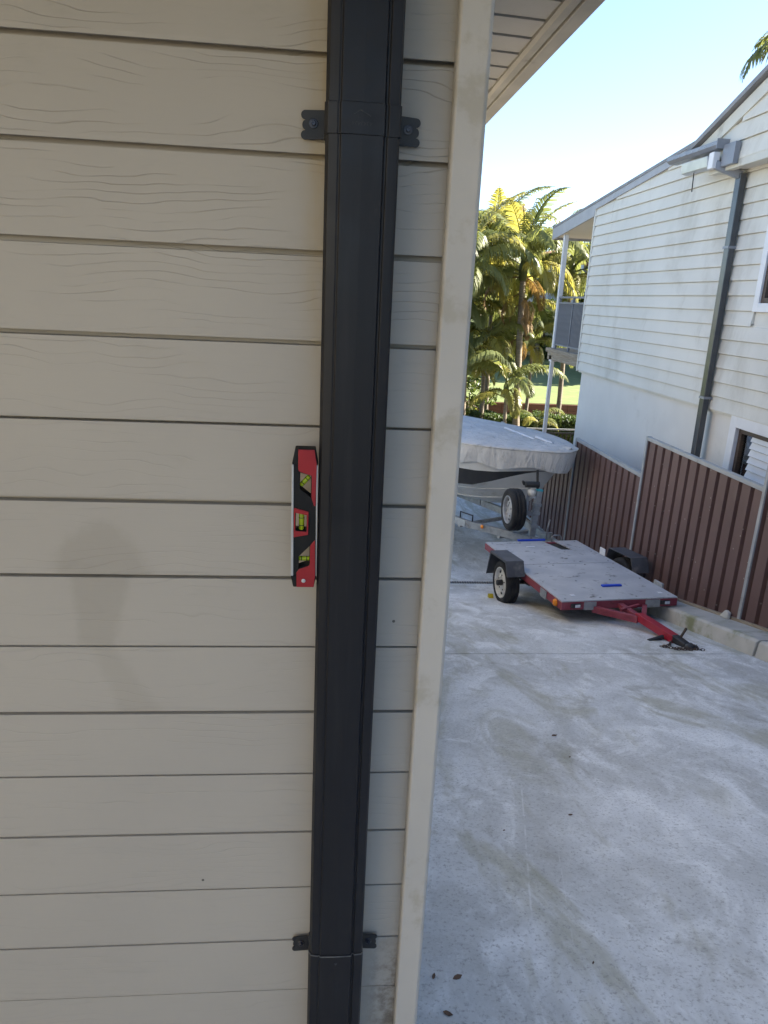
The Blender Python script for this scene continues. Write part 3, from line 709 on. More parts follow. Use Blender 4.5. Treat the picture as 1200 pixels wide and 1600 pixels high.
ct_.grid(rows); ct_.build('cover_top', M['cover'], boat, smooth=True)
MB().tube([(3.02, 10.30, -.165), (3.18, 9.9, -.185), (3.31, 9.58, -.205)], .018, 6).build('cover_pole', M['white'], boat)
MB().tube([(3.37, 9.70, -.19), (3.53, 9.35, -.222)], .022, 6).build('cover_pole', M['white'], boat)
MB().tube(rim_pts(.052, -.262, 0), .014, 6).build('rim_rope', M['cover'], boat, smooth=True)

bt = thing('boat_trailer', 'galvanised boat trailer with upright winch post and spare wheel', 'boat trailer', (3.1, 8.4, prof_z(8.4)))
HZ = -1.48
cpl = V(3.36, 8.30, HZ)
TD = V(-.47, .883, 0).normalized(); TN = V(.883, .47, 0).normalized()
def fp(t, w, z): p = cpl + TD*t + TN*w; return V(p.x, p.y, z)
for sgn in (-1, 1):
    p2 = fp(1.35, sgn*.50, HZ - .01); p3 = fp(5.0, sgn*.62, HZ - .05)
    MB().beam(cpl + TN*(sgn*.05), p2, .06, .11).build('side_rail', M['galv'], bt, bevel=.004)
    MB().beam(p2, p3, .06, .11).build('side_rail', M['galv'], bt, bevel=.004)
for t, ww in ((.8, .33), (1.5, .52), (3.0, .55), (4.6, .6)):
    MB().beam(fp(t, -ww, HZ-.08), fp(t, ww, HZ-.08), .06, .05).build('cross_member', M['galv'], bt, bevel=.004)
for t in (1.2, 2.4, 3.6):
    for sgn in (-1, 1):
        st_ = MB().tube([fp(t+.9, sgn*.40, HZ-.02), fp(t+.9, sgn*.40, HZ+.12)], .016, 6).build('roller_stem', M['galv'], bt)
        MB().tube([fp(t+.8, sgn*.40, HZ+.13), fp(t+1.0, sgn*.40, HZ+.13)], .035, 10).build('roller', M['black'], bt)
for t in (1.25, 1.75):
    MB().tube([fp(t, -.47, HZ+.0), fp(t, -.47, HZ+.14), fp(t+.26, -.50, HZ+.14), fp(t+.26, -.50, HZ+.0)], .012, 6).build('step_loop', M['black'], bt)
MB().lathe([(.03, 0), (.03, .012), (0, .02)], fp(1.05, -.44, HZ+.02), -TN, 12).build('side_reflector', M['amber'], bt)
axl = MB().tube([fp(3.6, -.75, -1.90), fp(3.6, .75, -1.90)], .03, 8).build('axle', M['galv'], bt)
for sgn in (-1, 1):
    wheel(bt, fp(3.6, sgn*.78, prof_z(fp(3.6, sgn*.78, 0).y)+.30), TN*sgn, R=.30, w=.17, rimr=.20, rim=M['greyrim'])
    MB().tube([fp(3.6, sgn*.6, -1.90), fp(3.6, sgn*.6, HZ-.1)], .03, 6).build('spring_hanger', M['galv'], bt)
# coupling, brake lever, jockey stand
MB().beam(cpl + V(0,.08,0), cpl + V(.0,-.16,0), .09, .07).build('coupling', M['galv'], bt, bevel=.012)
MB().tube([cpl+V(-.06,-.06,.02), cpl+V(-.06,-.06,.13), cpl+V(-.03,-.06,.16), cpl+V(.06,-.06,.16), cpl+V(.08,-.06,.12), cpl+V(.08,-.06,.02)], .011, 6).build('coupling_handle', M['galv'], bt, smooth=True)
MB().tube([cpl+V(-.11,.05,.0), cpl+V(-.10,.05,.22), cpl+V(-.08,.03,.36)], .012, 6).build('brake_lever', M['galv'], bt, smooth=True)
MB().tube([cpl+V(-.20,.06,.15), cpl+V(-.02,.07,.15)], .010, 6).build('jockey_handle', M['galv'], bt)
jx = cpl + V(-.02,.12,0); MB().tube([V(jx.x, jx.y, HZ+.14), V(jx.x, jx.y, prof_z(jx.y)+.16)], .028, 10).build('jockey_post', M['galv'], bt)
MB().lathe([(0,-.03),(.08,-.03),(.085,0),(.08,.03),(0,.03)], (jx.x, jx.y, prof_z(jx.y)+.083), (1,0,0), 16).build('jockey_wheel', M['black'], bt)
# winch post leaning towards the bow
pb, pt_ = V(3.10, 8.55, HZ), V(3.17, 8.62, -.78)
MB().beam(pb, pt_, .085, .075, (0,1,0)).build('winch_post', M['galv'], bt, bevel=.005)
for f in (.28, .55, .72): 
    c_ = pb.lerp(pt_, f); MB().beam(c_ - (pt_-pb).normalized()*.025, c_ + (pt_-pb).normalized()*.025, .11, .10, (0,1,0)).build('post_clamp', M['galv'], bt, bevel=.004)
MB().beam(pt_, pt_ + (pt_-pb).normalized()*.03, .09, .08, (0,1,0)).build('post_cap', simple('teal_plastic', (.05,.35,.42), (.06,.38,.45), 9, .5), bt, bevel=.006)
MB().beam(pt_ + V(-.02,.02,-.02), pt_ + V(-.04,.06,.30), .03, .035, (0,1,0)).build('bow_arm', M['black'], bt, bevel=.004)
wn = MB().tube([pt_ + V(-.22,-.02,.10), pt_ + V(-.02,-.02,.10)], .045, 12).build('winch_drum', M['black'], bt)
MB().tube([pt_ + V(-.24,-.02,.10), pt_ + V(-.27,-.05,.15), pt_ + V(-.27,-.09,.15)], .018, 8).build('winch_crank', M['black'], bt)
MB().beam(pt_ + V(-.16,-.01,-.30), pt_ + V(-.15,.02,.08), .035, .03, (0,1,0)).build('winch_strut', M['greyrim'], bt, bevel=.003)
MB().beam(pt_ + V(-.13,-.02,-.08), pt_ + V(.03,0,-.10), .03, .03).build('winch_brace', M['white'], bt)
MB().lathe([(0,-.05),(.05,-.04),(.062,0),(.05,.04),(0,.05)], pt_ + V(-.12,-.03,-.02), (1,.2,0), 16).build('bow_roller', M['whiterim'], bt, smooth=True)
# spare wheel
spx = V(-1, -.06, 0)
wheel(bt, (2.79, 8.52, -1.035), spx, R=.305, w=.20, rimr=.205, rim=M['greyrim'])
MB().beam(V(2.86, 8.53, -1.05), V(3.12, 8.57, -1.12), .05, .05).build('spare_carrier', M['galv'], bt)

# ------------------------------------------------------------------ brown steel fence
def mat_fence():
    t = NT('brown_steel_sheet')
    c = t.mix(t.ramp(t.noise(t.map((1, 1, .4)), 2.5, 6), .3, .7), (.110, .064, .058), (.138, .083, .075))
    c = t.mix(t.ramp(t.noise(t.map((1, 1, .5)), 5, 8, .7), .60, .78, 0, .5), c, (.20, .15, .125))
    vd = t.voro(None, 11.0); sp = t.n.new('ShaderNodeSeparateColor'); t.link(t.voro(None, 11.0, out='Color'), sp.inputs[0])
    sx, sy, sz = t.sep()
    spk = t.math('MULTIPLY', t.ramp(vd, .07, .12, 1, 0), t.math('GREATER_THAN', sp.outputs[1], .62))
    c = t.mix(t.math('MULTIPLY', spk, .6), c, (.40, .36, .32))
    return t.set(c, .45, 0, t.bump(t.noise(None, 5, 3), .06, .02), .45)
M['fence'] = mat_fence()
M['fencepost'] = simple('pale_grey_fence_post', (.36, .38, .39), (.30, .32, .335), 6, .45, dirt=(.20, .19, .16), dscale=4)
FX = 4.12
fence = thing('metal_fence', 'brown ribbed steel boundary fence with pale grey posts stepping downhill', 'fence', (FX, 6, prof_z(6)))
PO = [-2.45, .02, 2.48, 4.935, 7.435, 9.885, 12.30, 14.7]
TOPS = [1.75, 1.26, .77, .268, -.222, -.62, -.78]
def ribbed(y0, y1, zt):
    per, dep = .2, .040; pts = []; y = y0
    seq = [(0, 0), (.134, 0), (.143, dep), (.191, dep)]
    n = int(round((y1 - y0) / per)); per = (y1 - y0) / n
    for i in range(n):
        for (dy, dx) in seq: pts.append((y0 + i*per + dy * per/.2, dx))
    pts.append((y1, 0))
    m = MB()
    rows = [[(FX - .018 + dx, y_, zb) for (y_, dx) in pts] for zb in (0, 1)]
    for r, f in ((0, None), (1, None)): pass
    bot = [(FX - .018 + dx, y_, prof_z(y_) + .13) for y_, dx in pts]; top = [(FX - .018 + dx, y_, zt) for y_, dx in pts]
    m.grid([bot, top]); return m
for i in range(len(PO) - 1):
    ya, yb, zt = PO[i] + .022, PO[i+1] - .022, TOPS[i]
    w = (yb - ya) / 3
    for j in range(3):
        o = ribbed(ya + j*w, ya + (j+1)*w, zt - .02).build('fence_sheet', M['fence'], fence, fix=False)
        sm = o.modifiers.new('thick', 'SOLIDIFY'); sm.thickness = .0012
    MB().box(FX - .030, FX + .028, ya + .002, yb - .002, zt - .045, zt).build('top_rail', M['fencepost'], fence, bevel=.004)
    m_ = MB(); m_.hexa([(FX-.022, ya, prof_z(ya)+.09), (FX+.024, ya, prof_z(ya)+.09), (FX+.024, yb, prof_z(yb)+.09), (FX-.016, yb, prof_z(yb)+.09), (FX-.016, ya, prof_z(ya)+.135), (FX+.024, ya, prof_z(ya)+.135), (FX+.024, yb, prof_z(yb)+.135), (FX-.016, yb, prof_z(yb)+.135)])
    m_.build('bottom_rail', M['fencepost'], fence)
for i, y in enumerate(PO):
    zt = max(TOPS[min(i, len(TOPS)-1)], TOPS[i-1] if i > 0 else -9)
    MB().box(FX - .034, FX + .030, y - .0215, y + .0215, prof_z(y) - .05, zt + .004).build('fence_post', M['fencepost'], fence, bevel=.003)
# chip of stone lying on the kerb by the post
ch = MB().extrude([(4.03, 5.02, prof_z(5.02)+.16), (4.03, 5.17, prof_z(5.17)+.165), (4.05, 5.11, prof_z(5.11)+.245), (4.05, 5.05, prof_z(5.05)+.225)], (.035, 0, .0)).build('stone_chip', M['kerb'], None, bevel=.01)
tag(ch, 'pale chip of stone leaning on the fence post above the kerb', 'stone')

# ------------------------------------------------------------------ neighbouring house
M['clad'] = mat_cladding_far()
M['render'] = simple('pale_render', (.70, .685, .65), (.65, .635, .60), 1.5, .8, bump=.15, bscale=60, dirt=(.50, .48, .43), dscale=1.3, dlo=.58, dhi=.85)
M['barge'] = simple('grey_barge_paint', (.36, .37, .40), (.31, .32, .35), 4, .5)
M['bargecream'] = simple('cream_barge_paint', (.60, .59, .53), (.54, .53, .48), 4, .5, dirt=(.33, .31, .26), dscale=3)
M['ceiling'] = simple('white_ceiling_sheet', (.62, .61, .58), (.57, .56, .53), 2, .7)
M['whitetrim'] = simple('white_window_trim', (.76, .77, .79), (.70, .71, .73), 4, .45)
M['darkframe'] = simple('dark_timber_frame', (.05, .033, .025), (.08, .05, .035), 12, .5, stretch=(1, 1, 6))
M['glass'] = mat_glass('window_glass')
M['blind'] = simple('white_blind_slat', (.72, .73, .74), (.66, .67, .68), 6, .5)  # white stands in for sky reflected by the glass louvre blades
M['interior'] = simple('dim_room_interior', (.10, .095, .09), (.14, .13, .12), 2, .9)
M['slate'] = simple('slate_grey_roof', (.20, .205, .22), (.26, .265, .28), 5, .7, bump=.3, bscale=30)
nh = thing('clad_house', 'two storey cream weatherboard house with rendered base beyond the fence', 'house', (8, 5, prof_z(6)))
HX, YE = 5.05, 12.82
PI2 = .1755
def sky_line(y): return 3.60 + .094 * (YE - y)
Z0 = .60
WIN_U = (5.45, 7.19, 1.82, 3.05)     # y0,y1,z0,z1 upper window
WIN_L = (5.35, 7.25, -.55, .615)
def far_board(x, y0, y1, z, pitch):
    pr = [(x - .034, z), (x - .0345, z + .012), (x - .012, z + pitch - .007), (x + .004, z + pitch - .005), (x + .004, z + pitch + .02), (x + .008, z + pitch + .02), (x + .008, z + .03), (x - .018, z + .028), (x - .022, z)]
    return MB().extrude([(a, y0, b) for a, b in pr], (0, y1 - y0, 0))
k = 0
while True:
    z = Z0 + k * PI2; k += 1
    if z > 4.0: break
    yb = YE - .03
    if z + PI2 > sky_line(YE): yb = min(yb, YE - (z + PI2*.6 - 3.60) / .094)
    if yb < 8.0: break
    spans = [(-10.4, yb)]
    if z + PI2 > WIN_U[2] and z < WIN_U[3]: spans = [(-10.4, WIN_U[0]), (WIN_U[1], yb)]
    if z > 3.45: spans = [(6.0, yb)]
    for a, b in spans: far_board(HX, a, b, z, PI2).build('weatherboard', M['clad'], nh)
# backing wall, split around the openings
def wall_with_hole(x0, x1, y0, y1, z0, z1, h, mat, name):
    m = MB(); a, b, c, d = h
    m.box(x0, x1, y0, a, z0, z1); m.box(x0, x1, b, y1, z0, z1); m.box(x0, x1, a+.0005, b-.0005, z0, c); m.box(x0, x1, a+.0005, b-.0005, d, z1)
    return m.build(name, mat, nh)
wall_with_hole(HX + .009, HX + .14, -4, YE - .02, Z0 + .012, 3.58, WIN_U, M['clad'], 'upper_wall')
bk = MB(); bk.extrude([(HX+.0095, 6.0, 3.581), (HX+.0095, YE-.03, 3.581), (HX+.0095, 8.0, sky_line(8.0)-.02), (HX+.0095, 6.0, sky_line(8.0)-.02)], (.13, 0, 0)); bk.build('upper_wall', M['clad'], nh)
wall_with_hole(HX + .035, HX + .16, -4, YE - .11, -3.0, Z0 + .010, WIN_L, M['render'], 'rendered_wall')
MB().box(HX + .165, 13, YE - .25, YE - .115, -3.0, 3.4).build('end_wall', M['render'], nh)
MB().box(12.9, 13.05, -4, YE - .26, -3.0, 3.6).build('rear_wall', M['render'], nh)
MB().box(HX + .165, 12.89, -4, YE - .27, .45, .60).build('upper_floor', M['interior'], nh)
MB().box(HX - .042, HX + .03, YE - .029, YE + .025, Z0 - .02, 3.60).build('corner_trim', M['clad'], nh, bevel=.003)
MB().box(HX - .004, HX + .034, -4, YE - .03, Z0 - .035, Z0 - .002).build('base_trim', M['clad'], nh)
# upper window
def frame(y0, y1, z0, z1, x0, x1, w, mat, name, parent, bev=.004):
    m = MB(); m.box(x0, x1, y0-w, y0, z0-w, z1+w); m.box(x0, x1, y1, y1+w, z0-w, z1+w); m.box(x0, x1, y0+.0004, y1-.0004, z0-w, z0); m.box(x0, x1, y0+.0004, y1-.0004, z1, z1+w)
    return m.build(name, mat, parent, bevel=bev)
y0, y1, z0, z1 = WIN_U
wu = frame(y0+.10, y1-.10, z0+.10, z1-.10, HX - .045, HX + .02, .099, M['whitetrim'], 'window', nh)
frame(y0+.16, y1-.16, z0+.16, z1-.16, HX - .02, HX + .05, .059, M['darkframe'], 'window_sash', wu)
MB().box(HX + .03, HX + .034, y0+.161, y1-.161, z0+.161, z1-.161).build('pane', M['glass'], wu)
MB().box(HX + .60, HX + .61, y0-.4, y1+.3, z0-.3, z1+.2).build('curtain', M['interior'], wu)
y0, y1, z0, z1 = WIN_L
wl_ = frame(y0+.155, y1-.155, z0+.14, z1-.145, HX - .03, HX + .06, .139, M['whitetrim'], 'window', nh)
frame(y0+.215, y1-.215, z0+.20, z1-.205, HX + .02, HX + .09, .059, M['darkframe'], 'window_sash', wl_)
MB().box(HX + .06, HX + .064, y0+.216, y1-.216, z0+.201, z1-.206).build('pane', M['glass'], wl_)
for i in range(9):
    zz = z1 - .26 - i*.085
    b = MB().hexa([(HX+.020, y0+.20, zz), (HX+.026, y0+.20, zz-.003), (HX+.026, y1-.42, zz-.003), (HX+.020, y1-.42, zz), (HX+.046, y0+.20, zz+.074), (HX+.052, y0+.20, zz+.071), (HX+.052, y1-.42, zz+.071), (HX+.046, y1-.42, zz+.074)])
    b.build('louvre_slat', M['blind'], wl_)
MB().box(HX + .50, HX + .51, y0-.3, y1+.3, z0-.3, z1+.1).build('room_wall', M['blind'], wl_)
# projecting gable
GX = 4.80; GZ0 = 3.425
GP = (4.0, 5.40)                      # apex y,z
def g_lim(z, inset=0): return (GP[1] - inset - z) / .345     # half width at height z
for i in range(10):
    z = GZ0 + .085 + i * .2
    hw = min(g_lim(z + .10, .12), 4.3)
    if hw < .15: break
    far_board(GX, GP[0] - hw, GP[0] + hw, z, .2).build('gable_board', M['clad'], nh)
gb = MB(); gb.extrude([(GX+.009, GP[0]-5.0, GZ0+.09), (GX+.009, GP[0]+4.55, GZ0+.09), (GX+.009, GP[0]+4.55, 3.70), (GX+.009, GP[0], GP[1]-.05), (GX+.009, GP[0]-4.9, 3.70)], (.05, 0, 0)); gb.build('gable_wall', M['clad'], nh)
MB().box(GX - .03, GX + .06, -.9, 8.28, GZ0, GZ0 + .088).build('gable_beam', M['bargecream'], nh, bevel=.004)
MB().box(GX + .061, HX + .05, -.9, 8.28, GZ0 + .02, GZ0 + .05).build('gable_soffit', M['ceiling'], nh)
for sgn in (1, -1):
    a = V(GX - .045, GP[0] + sgn*4.80, GP[1] - 4.80*.345); b_ = V(GX - .045, GP[0], GP[1])
    m = MB(); m.extrude([a + V(0,0,-.01), b_ + V(0,0,-.01), b_ + V(0,0,-.17), a + V(0,0,-.17)], (.035, 0, 0)); m.build('barge_board', M['bargecream'], nh, bevel=.003)
    m = MB(); m.extrude([a + V(-.06,sgn*.05,-.005), b_ + V(-.06,0,.012), b_ + V(-.06,0,.075), a + V(-.06,sgn*.05,.055)], (8.2, 0, 0)); m.build('roof_slope', M['slate'], nh)
MB().box(5.35, 12.8, -30, 1.6, -.3, 8.6).build('front_wing', M['clad'], nh)  # unseen tall block added to keep sun off the ground behind the camera
# ragged verge tiles
for i in range(15):
    f = i / 15.0; y = GP[0] + 4.85 * (1 - f); z = GP[1] - 4.85 * (1 - f) * .345
    m = MB(); m.hexa([(GX-.075, y, z+.03), (GX+.25, y, z+.03), (GX+.25, y-.34, z+.147), (GX-.075, y-.34, z+.147), (GX-.075, y, z+.085), (GX+.25, y, z+.085), (GX+.25, y-.34, z+.180), (GX-.075, y-.34, z+.180)]); m.build('verge_tile', M['slate'], nh, bevel=.008)
# skillion roof over the far part and verandah
YV = 15.28
m = MB(); m.extrude([(HX-.06, 8.3, sky_line(8.3)+.03), (HX-.06, YV, sky_line(YV)+.03), (HX-.06, YV, sky_line(YV)+.075), (HX-.06, 8.3, sky_line(8.3)+.075)], (7.6, 0, 0)); m.build('skillion_roof', M['slate'], nh)
m = MB(); m.extrude([(HX-.05, 8.6, sky_line(8.6)+.028), (HX-.05, YE, sky_line(YE)+.028), (HX-.05, YE, sky_line(YE)-.075), (HX-.05, 8.6, sky_line(8.6)-.075)], (.028, 0, 0)); m.build('skillion_barge', M['barge'], nh)
m = MB(); m.extrude([(HX-.05, YE+.003, sky_line(YE)+.028), (HX-.05, YV-.01, sky_line(YV)+.028), (HX-.05, YV-.01, sky_line(YV)-.20), (HX-.05, YE+.003, sky_line(YE)-.19)], (.03, 0, 0)); m.build('verandah_fascia', M['barge'], nh)
MB().box(HX-.05, 12.5, YV-.008, YV+.02, sky_line(YV)-.20, sky_line(YV)+.03).build('verandah_fascia', M['barge'], nh)
m = MB(); m.extrude([(HX-.018, YE+.03, 3.42), (HX-.018, YV-.012, 3.22), (HX-.018, YV-.012, 3.24), (HX-.018, YE+.03, 3.44)], (7.3, 0, 0)); m.build('verandah_ceiling', M['ceiling'], nh)
# verandah posts, balcony floor, railing
for x in (HX+.06, 8.6, 12.2):
    MB().box(x-.045, x+.045, 14.62, 14.71, .90, 3.235).build('verandah_post', M['whitetrim'], nh, bevel=.004)
    MB().box(x-.038, x+.038, 14.665, 14.741, prof_z(14.7)-.1, .60).build('verandah_post', M['whitetrim'], nh, bevel=.004)
    MB().box(x-.06, x+.06, 14.60, 14.76, .602, .735).build('post_bracket', M['whitetrim'], nh, bevel=.004)
MB().box(HX-.03, 12.5, YE+.03, 14.98, .80, .885).build('balcony_floor', M['oldtimber'], nh, bevel=.006)
MB().box(HX+.0, HX+.06, YE+.03, 14.90, .64, .797).build('balcony_joist', M['oldtimber'], nh, bevel=.006)
for j in range(5):
    y = YE + .25 + j*.42; MB().box(HX+.062, 12.4, y, y+.045, .66, .796).build('balcony_joist', M['oldtimber'], nh)
M['rail'] = simple('grey_blue_rail_metal', (.17, .18, .21), (.21, .22, .25), 8, .45)
ra = MB().box(HX+.035, HX+.085, YE+.03, 14.61, 1.945, 1.985).build('hand_rail', M['rail'], nh, bevel=.004)
for (za, zb) in ((1.835, 1.868), (.965, .995)): MB().box(HX+.042, HX+.078, YE+.03, 14.61, za, zb).build('rail_bar', M['rail'], nh)
for y in (YE+.05, 13.72, 14.58): MB().box(HX+.038, HX+.082, y-.02, y+.02, .886, 1.944).build('rail_post', M['rail'], nh)
nb = 24; me_b = MB().box(-.009, .009, -.011, .011, .9955, 1.8345).mesh('baluster', M['rail'])
for j in range(nb):
    y = YE + .11 + j * (14.55 - YE - .13) / (nb - 1)
    if abs(y - 13.72) < .03: continue
    put(me_b, 'baluster', nh, (HX+.06, y, 0))
# rainwater goods on the neighbouring house
M['gut'] = simple('bluish_grey_gutter', (.26, .275, .31), (.21, .225, .26), 5, .4, metal=.2)
M['zinc'] = simple('silver_zinc_sheet', (.50, .52, .55), (.42, .44, .47), 6, .35, metal=.6)
gt = thing('gutter_outlet', 'grey gutter end and rainwater head under the neighbouring gable', 'gutter', (4.7, 8.4, 3.45))
gprof = [(4.62, 3.745), (4.62, 3.70), (4.66, 3.665), (4.775, 3.665), (4.775, 3.76), (4.765, 3.76), (4.765, 3.678), (4.665, 3.678), (4.632, 3.705), (4.632, 3.745)]
MB().extrude([(x, 7.90, z) for x, z in gprof], (0, 1.30, 0.02)).build('gutter', M['gut'], gt)
MB().box(4.615, 4.780, 7.885, 7.899, 3.66, 3.765).build('end_cap', M['gut'], gt)
for j in range(7): MB().lathe([(.008, 0), (.006, .006), (0, .007)], (4.6195, 8.0 + j*.17, 3.725), (-1, 0, 0), 8).build('rivet', M['zinc'], gt)
rh = MB(); rh.extrude([(4.60, 8.05, 3.60), (4.76, 8.05, 3.60), (4.76, 8.05, 3.50), (4.70, 8.05, 3.46), (4.62, 8.05, 3.48)], (0, .66, .015)); rh.build('rain_head', M['zinc'], gt, bevel=.005)
MB().box(4.62, 4.70, 7.93, 8.045, 3.45, 3.63).build('rain_head_front', M['whitetrim'], gt, bevel=.004)
MB().box(4.700, 4.765, 7.62, 7.884, 3.46, 3.695).build('back_plate', M['gut'], gt, bevel=.003)
MB().tube([(4.66, 8.45, 3.475), (4.66, 8.44, 3.36), (4.655, 8.42, 3.25)], .007, 5).build('loose_wire', M['black'], gt)
dp2 = thing('downpipe', 'dark square downpipe on the neighbouring wall, dropping behind the brown fence', 'downpipe', (5.0, 7.85, prof_z(7.8)))
MB().beam((4.665, 7.97, 3.50), (4.965, 7.86, 3.375), .075, .095).build('elbow', M['gut'], dp2, bevel=.01)
pp = MB(); pp.hexa([(4.925, 7.73, prof_z(7.8)), (5.005, 7.73, prof_z(7.8)), (5.005, 7.84, prof_z(7.8)), (4.925, 7.84, prof_z(7.8)), (4.925, 7.80, 3.40), (5.005, 7.80, 3.40), (5.005, 7.915, 3.40), (4.925, 7.915, 3.40)])
M['pipe2'] = simple('glossy_charcoal_pipe', (.055, .06, .068), (.075, .08, .088), 4, .22, metal=.15)
pp.build('pipe', M['pipe2'], dp2, bevel=.008)
for z in (2.55, .72): MB().box(4.915, 5.028, 7.735 + .02*z, 7.865 + .02*z, z, z+.03).build('pipe_clip', M['gut'], dp2)

# ------------------------------------------------------------------ back yard: low fence, hedge, retaining wall, lawn
M['lawn'] = simple('mown_lawn', (.085, .115, .030), (.115, .145, .040), 2.5, .95, bump=.6, bscale=50, dirt=(.16, .17, .06), dscale=.5)
lw = MB(); lw.grid([[(x, y, -1.56 + .006*math.sin(x*1.3+y)) for x in [-60 + 5*i for i in range(37)]] for y in [23.9, 25, 27, 30, 34, 40, 48, 60, 80, 120, 200, 400, 900]])
struct(lw.build('lawn', M['lawn'], fix=False))
M['brownwall'] = simple('brown_timber_wall', (.10, .045, .022), (.145, .065, .032), 3, .8, stretch=(.5, 1, 5), bump=.3, bscale=20)
rw_ = thing('retaining_wall', 'long low brown timber retaining wall at the edge of the lawn', 'wall', (8, 23.8, -2.9))
for i in range(26):
    x = -20 + i*2.4
    for j in range(6): MB().box(x, x+2.39, 23.78, 23.86, -2.95 + j*.23, -2.95 + j*.23 + .222).build('sleeper', M['brownwall'], rw_)
M['blackmetal'] = simple('black_fence_metal', (.022, .023, .024), (.03, .031, .032), 10, .45)
pf = thing('picket_fence', 'low black metal picket fence across the back behind the boat', 'fence', (4, 17, -2.6))
for z in (-1.305, -1.40, -2.42): MB().box(-2, 9.5, 16.985, 17.015, z-.02, z+.02).build('rail', M['fencepost'] if z > -1.35 else M['blackmetal'], pf)
me_p = MB().box(-.014, .014, -.010, .010, -2.55, -1.42).mesh('picket', M['blackmetal'])
for i in range(100):
    put(me_p, 'picket', pf, (-1.9 + i*.113, 17.0, 0))
for x in (-2, .4, 2.8, 5.2, 7.6, 9.5): MB().box(x-.03, x+.03, 17.016, 17.07, -2.75, -1.28).build('post', M['blackmetal'], pf)

def leaf_quads(mb, rng, pts, size, flat=.0):
    for p in pts:
        a = V(rng.gauss(0,1), rng.gauss(0,1), rng.gauss(0,1)).normalized(); b = a.cross(V(rng.gauss(0,1), rng.gauss(0,1), rng.gauss(0,1)))
        if b.length < 1e-3: continue
        b.normalize(); s = size * rng.uniform(.6, 1.3); c = a.cross(b); q = Vector(p)
        mb.add([q - a*s, q + b*s*.42 + c*s*.12, q + a*s, q - b*s*.42 + c*s*.12], [(0,1,2,3)])
def lumps(rng, c, rad, nl, n, lr):
    c = Vector(c); out = []; cen = []
    for i in range(nl):
        while True:
            d = V(rng.uniform(-1,1), rng.uniform(-1,1), rng.uniform(-1,1))
            if .25 < d.length < 1: break
        cen.append((c + V(d.x*rad[0], d.y*rad[1], d.z*rad[2]), rng.uniform(.6, 1.2)*lr))
    for i in range(n):
        q, r = rng.choice(cen)
        d = V(rng.gauss(0,1), rng.gauss(0,1), rng.gauss(0,1)).normalized() * r * rng.uniform(.35, 1)**.5
        out.append(q + V(d.x, d.y, d.z*.7))
    return out, cen
M['bark'] = simple('grey_brown_bark', (.13, .105, .08), (.20, .17, .13), 8, .9, stretch=(3, 3, .6), bump=.6, bscale=30)
M['leafA'] = mat_leaf('green_tree_leaf', (.035, .062, .016), (.075, .11, .022), .35, .8)
M['leafB'] = mat_leaf('yellow_green_leaf', (.075, .11, .015), (.16, .17, .025), .4, .8)
M['leafH'] = mat_leaf('clipped_hedge_leaf', (.05, .085, .025), (.09, .13, .04), .3, 2)
hr = random.Random(8); hd = thing('hedge', 'clipped green hedge between the black picket fence and brown wall', 'hedge', (8, 20, -2.8))
hm = MB(); pts = []
for i in range(9000):
    x = hr.uniform(3.2, 9.3); u = hr.random(); top = -1.42 + .04*math.sin(x*3.1) + .03*math.sin(x*7.7)
    if u < .55: pts.append((x, 19.7 + hr.uniform(-.03, .05), hr.uniform(-2.7, top)))
    else: pts.append((x, hr.uniform(19.7, 20.4), top + hr.uniform(-.05, .05)))
leaf_quads(hm, hr, pts, .055); stuff(hm.build('foliage', M['leafH'], hd, fix=False))
MB().box(3.2, 9.3, 19.76, 20.36, -2.8, -1.50).build('hedge_core', M['leafA'], hd)

def tree(label, base, h, cr, rad, n, mat, seed, group=None, lsize=.16, nl=26, name='tree', lr=None):
    rng = random.Random(seed); base = Vector(base); t = thing(name, label, 'tree', tuple(base), group)
    top = base + V(rng.uniform(-.3,.3), rng.uniform(-.3,.3), h*.62)
    pts, cen = lumps(rng, base + V(0,0,cr), rad, nl, n, lr or min(rad)*.42)
    mb_ = MB(); r0 = .035*h + .03
    mb_.tube([base + V(0,0,-.2), base.lerp(top, .5) + V(rng.uniform(-.1,.1),0,0), top], [r0, r0*.75, r0*.4], 9)
    for q, r in cen[:12]:
        s_ = base.lerp(top, rng.uniform(.45, .95)); mb_.tube([s_, s_.lerp(q, .5) + V(0,0,.15), q], [r0*.3, r0*.2, r0*.08], 5)
    mb_.build('trunk', M['bark'], t, smooth=True)
    cm = MB(); leaf_quads(cm, rng, pts, lsize); cm.build('crown', mat, t, fix=False)
    return t
G = 'trees beyond the lawn'
tl = [((6.0, 49, -1.6), 7.0), ((9.6, 52, -1.6), 6.2), ((12.6, 50, -1.6), 5.2), ((16.2, 53, -1.6), 5.4), ((19.8, 51, -1.6), 6.4), ((23.5, 54, -1.6), 7.0), ((1.8, 52, -1.6), 7.4), ((-2.5, 50, -1.6), 7.2)]
lab = ['broad green tree beyond the lawn behind the left-hand palms', 'rounded tree beyond the lawn behind the tall palm clump', 'low tree beyond the lawn left of the far white balcony', 'tree beyond the lawn seen between verandah post and palms', 'tree beyond the lawn behind the verandah railing', 'far tree hidden behind the clad house', 'far tree beyond the lawn behind the house corner', 'farthest left tree behind the house corner']
for i, (b, h) in enumerate(tl):
    tree(lab[i], b, h, h*.52, (2.4, 2.0, h*.46), 5200, M['leafB'] if i % 3 == 1 else M['leafA'], 40+i, G, .20, 24)
